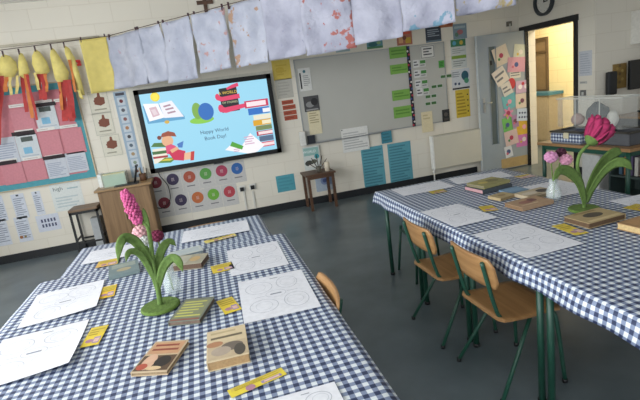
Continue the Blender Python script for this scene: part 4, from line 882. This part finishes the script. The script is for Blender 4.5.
book('orange brown thick book cut by the right picture edge', 2.00, 1.705, .25, .15, .034, R_(6), '#9c7a55', [('r', .1, .2, .9, .85, '#a9825a'), ('c', .5, .5, .05, '#8a5f45', .03)], '#c2a878', spine='right')

# ------------------------------------------------------------------ felt flowers and vases
LEAF = mat('#5b7639', .85, 0, .16, 60, .4); LEAFD = mat('#56702e', .9, 0, .18, 70, .4); PINK = mat('#bb5584', .85, 0, .15, 70, .3); HOT = mat('#a82c5c', .85, 0, .12, 60, .3)
def leaf(bm, pts, wid, depth=.0, th=.006):
    P = smooth_path(pts, 6); n = len(P)-1; rows = []
    for i, p in enumerate(P):
        t_ = i/n; tg = (P[min(i+1, n)]-P[max(i-1, 0)]).normalized(); side = tg.cross(Vector((0, 1, 0)))
        if side.length < .1: side = Vector((1, 0, 0))
        side.normalize(); ww = wid*(.25+.75*math.sin(PI*min(1, t_*.9+.08))**.8)*(1 if t_ < .85 else max(.15, (1-t_)/.15))
        nn = side.cross(tg).normalized()
        rows.append([bm.verts.new(p+side*(s*ww/2)+nn*(th*c_)+Vector((0, -abs(s)*ww*.25, 0))) for s, c_ in ((-1, 0), (-.5, .7), (0, 1), (.5, .7), (1, 0), (.5, -.7), (0, -1), (-.5, -.7))])
    for A_, B_ in zip(rows, rows[1:]):
        for k in range(8):
            f = bm.faces.new((A_[k], A_[(k+1) % 8], B_[(k+1) % 8], B_[k])); f.smooth = True
    bm.faces.new(rows[0][::-1]); bm.faces.new(rows[-1])
def felt_base(t, r):
    bm = bmesh.new(); lathe(bm, [(r*.93, 0), (r, .004), (r, .012), (r*.92, .017)], seg=28); obj('base_disc', bm, LEAFD, t)
def L(o, px, py, y, dy=0): p = at(px, py, 1, y+dy); return p-o
# left: hyacinth spike
fo = Vector((-.312*K, 2.068*K, CZ)); fy = fo.y
fl = thing('felt_flower', 'pink felt flower spike with arching green leaves on the left tables', 'felt flower', fo)
felt_base(fl, .088)
bm = bmesh.new(); P = [Vector((0, 0, .012)), L(fo, 157, 283, fy), L(fo, 153, 262, fy), L(fo, 151, 244, fy), L(fo, 148, 228, fy), L(fo, 143, 222, fy), L(fo, 137, 216, fy)]
P = smooth_path(P, 5); tube(bm, P, [.012-.005*i/len(P) for i in range(len(P))], 8); obj('stem', bm, LEAF, fl)
for pts, wd in (([(159, 292, 0), (150, 262, .0), (137, 242, -.02), (126, 237, -.05), (120, 245, -.08), (118, 264, -.10)], .044), ([(158, 286, 0), (146, 262, -.01), (138, 252, -.04), (129, 252, -.06), (126, 262, -.07)], .032),
                ([(157, 282, 0), (158, 262, .02), (163, 247, .03), (170, 241, .05), (176, 246, .06)], .04), ([(158, 288, 0), (163, 268, -.01), (171, 258, -.04), (178, 260, -.06), (183, 272, -.07)], .044)):
    bm = bmesh.new(); leaf(bm, [L(fo, x, y, fy, d) for x, y, d in pts], wd); obj('leaf', bm, LEAF, fl)
bm = bmesh.new(); a = L(fo, 139, 223, fy); b = L(fo, 124, 191, fy); ax = b-a; axn = ax.normalized(); s1 = axn.cross(Vector((0, 1, 0))).normalized(); s2 = axn.cross(s1)
random.seed(3)
for k in range(120):
    t_ = k/119; ang = k*2.4; r = .029*(math.sin(PI*(.12+.80*t_))**.7)*random.uniform(.8, 1.15); q = a+ax*t_+(s1*math.cos(ang)+s2*math.sin(ang))*r*.8; ball(bm, q, random.uniform(.007, .0115), 0, 1)
obj('blossom', bm, PINK, fl)
bm = bmesh.new(); leaf(bm, [L(fo, 149, 230, fy), L(fo, 146, 218, fy), L(fo, 143, 208, fy)], .022); obj('bud_leaf', bm, LEAF, fl)
# right: big pink flower head
go = Vector((1.99*K, 2.09*K, CZ)); gy = go.y
fr = thing('felt_flower', 'big hot pink felt flower with broad green leaves on the right tables', 'felt flower', go)
felt_base(fr, .085)
bm = bmesh.new(); P = smooth_path([Vector((0, 0, .012)), L(go, 583.5, 198, gy), L(go, 582, 184, gy), L(go, 577.5, 168, gy), L(go, 580, 154, gy), L(go, 589, 144, gy)], 5); tube(bm, P, .0095, 8); obj('stem', bm, LEAF, fr)
for pts, wd in (([(584, 204, 0), (578, 183, -.02), (568, 172, -.04), (558, 170, -.06), (553, 181, -.07)], .06), ([(584, 202, 0), (591, 180, .0), (601, 163, .02), (612, 153, .03), (622, 153, .03)], .085), ([(587, 196, 0), (600, 174, -.03), (613, 163, -.06), (624, 163, -.08), (632, 170, -.09)], .06)):
    bm = bmesh.new(); leaf(bm, [L(go, x, y, gy, d) for x, y, d in pts], wd); obj('leaf', bm, LEAF, fr)
a = L(go, 590, 142, gy); b = L(go, 606, 120, gy); ax = b-a; axn = ax.normalized(); s1 = axn.cross(Vector((0, 1, 0))).normalized(); s2 = axn.cross(s1)
bm = bmesh.new()                                   # ribbed cup of overlapping pink petals
for ring, (r0, r1, h0, h1, n) in enumerate(((.045, .085, .1, .74, 9), (.04, .082, .2, .84, 8), (.02, .058, .3, .92, 6))):
    for k in range(n):
        an = 2*PI*(k+.5*ring)/n; dr_ = s1*math.cos(an)+s2*math.sin(an)*.7
        tg_ = (-s1*math.sin(an)+s2*math.cos(an)*.7)
        rows = []
        for j in range(6):
            t_ = j/5; p = a+ax*(h0+(h1-h0)*t_)+dr_*(r0+(r1-r0)*t_**.8); ww = .040*math.sin(PI*(.25+.60*t_))
            rows.append([bm.verts.new(p-tg_*ww), bm.verts.new(p+dr_*.008), bm.verts.new(p+tg_*ww), bm.verts.new(p-dr_*.006)])
        for A_, B_ in zip(rows, rows[1:]):
            for m_ in range(4): bm.faces.new((A_[m_], A_[(m_+1) % 4], B_[(m_+1) % 4], B_[m_])).smooth = True
        bm.faces.new(rows[0][::-1]); bm.faces.new(rows[-1])
obj('petals', bm, HOT, fr)
bm = bmesh.new()
rings = []
for r, h in ((.008, -.12), (.036, .0), (.056, .25), (.062, .42), (.05, .46)):
    rings.append([bm.verts.new(a+ax*h+(s1*math.cos(2*PI*k/14)+s2*math.sin(2*PI*k/14)*.8)*r) for k in range(14)])
for A_, B_ in zip(rings, rings[1:]):
    for k in range(14): bm.faces.new((A_[k], A_[(k+1) % 14], B_[(k+1) % 14], B_[k])).smooth = True
bm.faces.new(rings[0][::-1]); bm.faces.new(rings[-1]); obj('calyx', bm, LEAF, fr)
def vase(label, o_, heads, h=.15, r=.042):
    t = thing('flower_vase', label, 'vase', o_)
    bm = bmesh.new(); lathe(bm, [(r*.8, 0), (r, .02), (r, .06), (r*.55, .105), (r*.6, h), (r*.54, h), (r*.5, .105), (r*.93, .058), (r*.9, .02), (.002, .012)], seg=20); obj('glass', bm, glass('#dfeaea', .25), t)
    for (px, py, y, rad, c, sub) in heads:
        p = at(px, py, 1, y)-o_; bm = bmesh.new(); tube(bm, smooth_path([(0, 0, .015), (p.x*.2, p.y*.2, h*.9), (p.x*.8, p.y*.8, p.z*.75), p]), .004, 6); obj('stem', bm, LEAF, t)
        bm = bmesh.new(); random.seed(int(px)); ball(bm, p, rad*.72, 0, 2, (1, 1, .85))
        for k in range(34):
            ph = math.acos(1-2*(k+.5)/34); an = k*2.4; ball(bm, p+Vector((math.sin(ph)*math.cos(an), math.sin(ph)*math.sin(an), math.cos(ph)*.85))*rad*.72, rad*.34, 0, 1)
        obj('flower_head', bm, mat(c, .85, 0, .12, 60), t)
    return t
vy = 2.22*K
vase('small glass vase with pink, white and maroon crocheted flowers on the left', Vector((-.262*K, vy, CZ)), [(140, 232, vy, .037, '#d3a3a8', 0), (144, 240.5, vy-.02, .03, '#c9ccc8', 0), (157, 236, vy-.02, .033, '#6c1f3f', 0)])
vy = 2.36*K
vase('small glass vase with pink and dark crocheted flowers on the right', Vector((2.02*K, vy, CZ)), [(551, 157, vy, .042, '#c58aae', 0), (561, 152.5, vy+.02, .034, '#431a2e', 0), (566, 159.5, vy-.02, .04, '#c98fa8', 0)], .14, .045)

# ------------------------------------------------------------------ chairs
def make_chair(name, label, rz, loc, group):
    t = thing(name, label, 'chair', loc, rz, group)
    bm = bmesh.new(); n = 10; W = .37
    def slab(f0, nx, ny, th):
        g = {}
        for s in (0, 1):
            for i in range(nx+1):
                for j in range(ny+1):
                    p, nr = f0(i/nx, j/ny); g[s, i, j] = bm.verts.new(p+nr*(th*(s-.5)))
        for s in (0, 1):
            for i in range(nx):
                for j in range(ny): bm.faces.new((g[s, i, j], g[s, i+1, j], g[s, i+1, j+1], g[s, i, j+1])).smooth = True
        for i in range(nx):
            for j in (0, ny): bm.faces.new((g[0, i, j], g[0, i+1, j], g[1, i+1, j], g[1, i, j]))
        for j in range(ny):
            for i in (0, nx): bm.faces.new((g[0, i, j], g[0, i, j+1], g[1, i, j+1], g[1, i, j]))
    def seatf(u, v):
        x = -.16+.35*u; y = (v-.5)*W; r = .05      # rounded corners
        ey = abs(v-.5)*2; x = x if ey < .8 else (-.16+.35*u)*(1-.12*((ey-.8)/.2)**2)+.0018
        z = .425-.035*max(0, u-.75)**2*16*.4-.010*math.sin(PI*u)
        return Vector((x, y, z)), Vector((0, 0, 1))
    slab(seatf, 12, 14, .011); obj('seat', bm, PLY, t)
    bm = bmesh.new()
    def backf(u, v):
        y = (u-.5)*W; e = abs(u-.5)*2; zr = 1 if e < .82 else math.sqrt(max(.0, 1-((e-.82)/.18)**2*.75))
        z = .665+(v-.5)*.165*zr; x = -.168-.04*(z-.58)/.17-.022*(1-e*e)+.012
        return Vector((x, y, z)), Vector((1, 0, 0))
    slab(backf, 16, 8, .010); obj('backrest', bm, PLY, t)
    for s in (-1, 1):
        y = s*.135; ys = s*.165
        bm = bmesh.new(); tube(bm, smooth_path([(-.215, y, .725), (-.19, y, .62), (-.16, y, .50), (-.135, y, .43), (-.10, y, .405), (-.06, y, .402)], 4), .0105, 8); obj('back_upright', bm, GREEN, t)
        bm = bmesh.new(); tube(bm, smooth_path([(-.06, y, .402), (.05, y, .402), (.13, y+s*.005, .402)], 3), .0105, 8); obj('seat_rail', bm, GREEN, t)
        bm = bmesh.new(); tube(bm, [(.045, y, .398), (-.062, ys, .21), (-.18, s*.20, .012)], .0105, 8); lg = obj('leg', bm, GREEN, t)
        bm = bmesh.new(); lathe(bm, [(.013, 0), (.013, .02)], (-.18, s*.20, 0), 8); obj('foot', bm, BLACK, lg)
        bm = bmesh.new(); tube(bm, smooth_path([(.12, y+s*.005, .402), (.155, y+s*.01, .385), (.168, ys, .33), (.19, s*.19, .012)], 4), .0105, 8); lg = obj('leg', bm, GREEN, t)
        bm = bmesh.new(); lathe(bm, [(.013, 0), (.013, .02)], (.19, s*.19, 0), 8); obj('foot', bm, BLACK, lg)
    bm = bmesh.new(); tube(bm, [(-.06, -.135, .395), (-.06, .135, .395)], .009, 8); tube(bm, [(.10, -.135, .395), (.10, .135, .395)], .009, 8); obj('cross_bar', bm, GREEN, t)
    return t
grp = 'plywood school chairs around the tables'
c0 = make_chair('school_chair', 'plywood school chair with green frame at the right table, nearer one', 0, (1.36, 1.94, 0), grp)
dup(c0, (1.345, 2.495, 0), 0, 'plywood school chair with green frame at the right table, farther one')
ts = thing('tucked_stool', 'green framed wooden stool pushed under the far end of the right tables', 'stool', (1.63, 3.36, 0))
bm = bmesh.new(); box(bm, -.12, -.17, .40, .17, .17, .42, bev=.006); obj('seat', bm, PLY, ts)
for a_ in (-1, 1):
    for b_ in (-1, 1):
        bm = bmesh.new(); tube(bm, [(a_*.15, b_*.15, .40), (a_*.195, b_*.17, 0)], .0115, 8); obj('leg', bm, GREEN, ts)
    bm = bmesh.new(); tube(bm, [(a_*.155, -.155, .36), (a_*.155, .155, .36)], .0105, 8); obj('rail', bm, GREEN, ts)
dup(c0, (.232, 1.92, 0), PI, 'plywood chair back showing at the right edge of the left tables')
dup(c0, (-.08, 3.47, 0), -PI/2, 'plywood chair back showing beyond the far end of the left tables').scale = (.925,)*3
dup(c0, (2.45, 1.75, 0), PI, 'dark chair on the far side of the right tables seen under the cloth')

# ------------------------------------------------------------------ wooden table with baskets by the doorway
bt = thing('wooden_table', 'brown topped table with dark green legs in front of the doorway', 'table', (3.60, 4.45, 0), R_(6), None)
TL, TWd, TT = 1.08, .95, .70
# long edge runs toward the camera from the corner nearest the doorway
bm = bmesh.new(); box(bm, 0, -TL, TT-.03, TWd, .0, TT, bev=.004); obj('tabletop', bm, DESK, bt)
for x in (.05, TWd-.05):
    for y in (-TL+.05, -.05):
        bm = bmesh.new(); tube(bm, [(x, y, 0), (x, y, TT-.03)], .021, 10); obj('leg', bm, GREEN, bt)
bm = bmesh.new(); box(bm, .04, -TL+.04, TT-.08, .07, -.04, TT-.03); box(bm, TWd-.07, -TL+.04, TT-.08, TWd-.04, -.04, TT-.03); box(bm, .05, -TL+.035, TT-.08, TWd-.05, -TL+.065, TT-.03); box(bm, .05, -.065, TT-.08, TWd-.05, -.035, TT-.03); obj('frame', bm, GREEN, bt)
def basket(label, px, W, Dp, H, m, lining=None):
    t = thing('basket', label, 'basket', px, R_(6))
    bm = bmesh.new(); th = .012
    for q in ((-W/2, -Dp/2, W/2, -Dp/2+th), (-W/2, Dp/2-th, W/2, Dp/2), (-W/2, -Dp/2, -W/2+th, Dp/2), (W/2-th, -Dp/2, W/2, Dp/2)): box(bm, q[0], q[1], 0, q[2], q[3], H)
    box(bm, -W/2, -Dp/2, 0, W/2, Dp/2, .01)
    for k in range(5):
        z0 = .012+k*(H-.02)/5
        for q in ((-W/2-.004, -Dp/2-.004, W/2+.004, -Dp/2), (-W/2-.004, -Dp/2, -W/2, Dp/2+.004)): box(bm, q[0], q[1], z0, q[2], q[3], z0+(H-.02)/9)
    obj('weave', bm, m, t)
    if lining:
        bm = bmesh.new(); uvl = bm.loops.layers.uv.new('UVMap'); box(bm, -W/2-.008, -Dp/2-.008, .02, W/2+.008, Dp/2+.008, H-.01)
        for f in bm.faces:
            for lp in f.loops: c = lp.vert.co; lp[uvl].uv = (c.x+c.y, c.z)
        me_o = obj('cloth_lining', bm, GING, t)
    bm = bmesh.new()
    for q in ((-W/2-.015, -Dp/2-.015, W/2+.015, -Dp/2+.02), (-W/2-.015, Dp/2-.02, W/2+.015, Dp/2+.015), (-W/2-.015, -Dp/2, -W/2+.02, Dp/2), (W/2-.02, -Dp/2, W/2+.015, Dp/2)): box(bm, q[0], q[1], H, q[2], q[3], H+.018)
    obj('rim', bm, mat('#3a362f', .6), t)
    return t
b1 = basket('gingham lined basket on the brown table by the doorway', (3.84, 4.12, TT), .34, .36, .115, mat('#8d9096', .7), True)
b2 = basket('dark woven basket right of the gingham basket', (3.98, 3.70, TT), .36, .40, .115, mat('#56585c', .7))
def hrow(label, name, c, loc, r, sc):
    bm = bmesh.new(); random.seed(int(loc[0]*100+loc[1]*77)); ball(bm, (0, 0, r*sc[2]), r, 0, 3, sc)
    for v in bm.verts: v.co *= 1+.12*noise.noise(v.co*18)
    return tag(obj(name, bm, mat(c, .9), None, loc), label, name.replace('_', ' '))
BT = TT+.1345
ct = thing('clear_box', 'clear plastic storage box standing on the two baskets', 'box', (4.0, 4.06, BT), R_(3))
cW, cD, cH = .20, .80, .30
bm = bmesh.new(); th = .006
for q in ((-cW/2, -cD/2, cW/2, -cD/2+th), (-cW/2, cD/2-th, cW/2, cD/2), (-cW/2, -cD/2+th, -cW/2+th, cD/2-th), (cW/2-th, -cD/2+th, cW/2, cD/2-th)): box(bm, q[0], q[1], 0, q[2], q[3], cH)
box(bm, -cW/2, -cD/2, 0, cW/2, cD/2, th); obj('walls', bm, glass('#dde0dc', .10), ct)
bm = bmesh.new()
for q in ((-cW/2-.01, -cD/2-.01, cW/2+.01, -cD/2+.008), (-cW/2-.01, cD/2-.008, cW/2+.01, cD/2+.01), (-cW/2-.01, -cD/2, -cW/2+.008, cD/2), (cW/2-.008, -cD/2, cW/2+.01, cD/2)): box(bm, q[0], q[1], cH, q[2], q[3], cH+.014)
for y in (-.15, .15): box(bm, -cW/2-.004, y, 0.02, -cW/2, y+.012, cH)
obj('rim', bm, glass('#dedfd8', .5), ct)
hrow('dark grey soft toy inside the clear storage box', 'soft_toy', '#5c6266', (4.0, 4.03, BT+.008), .095, (.9, 1.3, 1.3))
hrow('pinkish soft bundle in the clear storage box left of the grey toy', 'soft_bundle', '#b59a94', (3.98, 4.27, BT+.008), .065, (1, 1.1, 1.0))
hrow('white cloth bundle in the clear storage box near the pink flower', 'cloth_bundle', '#c9c8c0', (4.0, 3.84, BT+.008), .055, (1, 1, 1.5))
tag(boxobj('gift_tag', (3.655, 4.05, TT+.06, 3.66, 4.12, TT+.12), mat('#d9cfae', .6)), 'cream card tag hanging on the gingham basket side', 'tag')
# things under the brown table
tag(boxobj('storage_box', (4.25, 4.25, 0, 4.55, 4.5, .46), mat('#d8d9d6', .6), None, .01), 'tall white box on the floor under the brown table', 'box')
t = thing('low_shelf', 'low dark bookshelf under the brown table at the right picture edge', 'shelf', (4.45, 3.75, 0), R_(6))
bm = bmesh.new(); box(bm, -.2, -.36, 0, .2, -.34, .55); box(bm, -.2, .34, 0, .2, .36, .55); box(bm, -.2, -.34, .02, .2, .34, .04); box(bm, -.2, -.34, .26, .2, .34, .28); box(bm, -.2, -.36, .55, .2, .36, .565); box(bm, .18, -.34, .04, .2, .34, .55); obj('case', bm, mat('#3c4a48', .5), t)
random.seed(5)
for i in range(11):
    y = -.31+i*.058; h = .17+random.random()*.06; c = ('#8a4a3c', '#c9c6bc', '#5a4f6c', '#a0653c', '#3f5a6c', '#b9a58c')[i % 6]
    p = Matrix.Rotation(R_(6), 3, 'Z') @ Vector((-.05, y, 0)); bm = bmesh.new(); box(bm, -.09, -.018, 0, .09, .018, h)
    o = obj('shelf_book', bm, mat(c, .7), None, (4.45+p.x, 3.75+p.y, .2805)); o.rotation_euler.z = R_(6)
    tag(o, f'upright book on the low dark shelf under the brown table, {["brown red", "cream", "violet", "rust", "slate blue", "tan"][i%6]} spine', 'book', 'books on the low dark shelf')

# ------------------------------------------------------------------ alcove
AY = 4.98
def al(px, py, y=AY): return at(px, py, 1, y)
a = al(613, 65); b = al(625, 87)
tag(sheet_mesh('picture_board', 'back', ((a.x+b.x)/2, AY-.001, (a.z+b.z)/2), .21, .31, '#8f7440', [('c', .3+.2*(k % 3), .15+.11*k, .02, ('#a58a4c', '#6f5a38', '#b09a5c')[k % 3]) for k in range(8)], 0, .01), 'brown gold picture on the alcove wall beside the dark monitor', 'picture')
a = al(627.5, 61); mn = thing('monitor', 'dark computer monitor at the right edge of the picture', 'monitor', (5.60, 4.86, .76))
bm = bmesh.new(); box(bm, -.30, -.02, .31, .30, .02, .67, bev=.006); obj('screen_panel', bm, mat('#0e1013', .25), mn)
bm = bmesh.new(); box(bm, -.03, 0, .02, .03, .03, .35); obj('neck', bm, BLACK, mn); bm = bmesh.new(); lathe(bm, [(.11, 0), (.11, .015), (.04, .02)], seg=20); obj('foot', bm, BLACK, mn)
sp_ = thing('speaker', 'slim black speaker mounted on the alcove wall', 'speaker', (al(607.5, 95).x, AY, al(607.5, 95).z))
bm = bmesh.new(); box(bm, -.065, -.09, 0, .065, -.02, .29, bev=.025); obj('case', bm, mat('#1b1c1f', .5), sp_); boxobj('bracket', (-.02, -.03, .1, .02, 0, .16), BLACK, sp_)
a = al(616, 113)
cs = thing('counter', 'wooden edged white counter unit in the alcove', 'counter', (6.0, 4.72, 0))
boxobj('worktop', (-.86, -.22, .735, 1.0, .255, .76), DESK, cs); boxobj('front_panel', (-.84, -.20, .62, .98, -.18, .735), mat('#b9c3d0', .5), cs); boxobj('side_panel', (-.84, -.18, 0, -.82, .25, .735), mat('#3f4248', .5), cs); boxobj('back_panel', (-.82, .2, 0, .98, .22, .735), mat('#2d2b2a', .6), cs)
cc = thing('desk_chair', 'dark swivel chair back in front of the alcove monitor', 'chair', (5.42, 4.22, 0))
bm = bmesh.new(); box(bm, -.2, .1, .55, .2, .16, .93, bev=.04); obj('backrest', bm, mat('#202326', .8), cc); bm = bmesh.new(); box(bm, -.22, -.25, .44, .22, .2, .51, bev=.03); obj('seat', bm, mat('#202326', .8), cc)
bm = bmesh.new(); tube(bm, [(0, 0, .06), (0, 0, .44)], .03); tube(bm, [(0, .12, .47), (0, .17, .6)], .02); obj('post', bm, BLACK, cc)
for k in range(5):
    bm = bmesh.new(); tube(bm, [(0, 0, .08), (.27*math.cos(k*1.2566), .27*math.sin(k*1.2566), .05)], .018, 8); ball(bm, (.27*math.cos(k*1.2566), .27*math.sin(k*1.2566), .026), .026, 0, 2); obj('leg', bm, BLACK, cc)
tag(boxobj('wall_cupboard', (5.44, 4.72, 1.62, 6.4, AY, 2.02), mat('#d0cec6', .5), None, .004), 'white wall cupboard high in the alcove at the picture edge', 'cupboard')
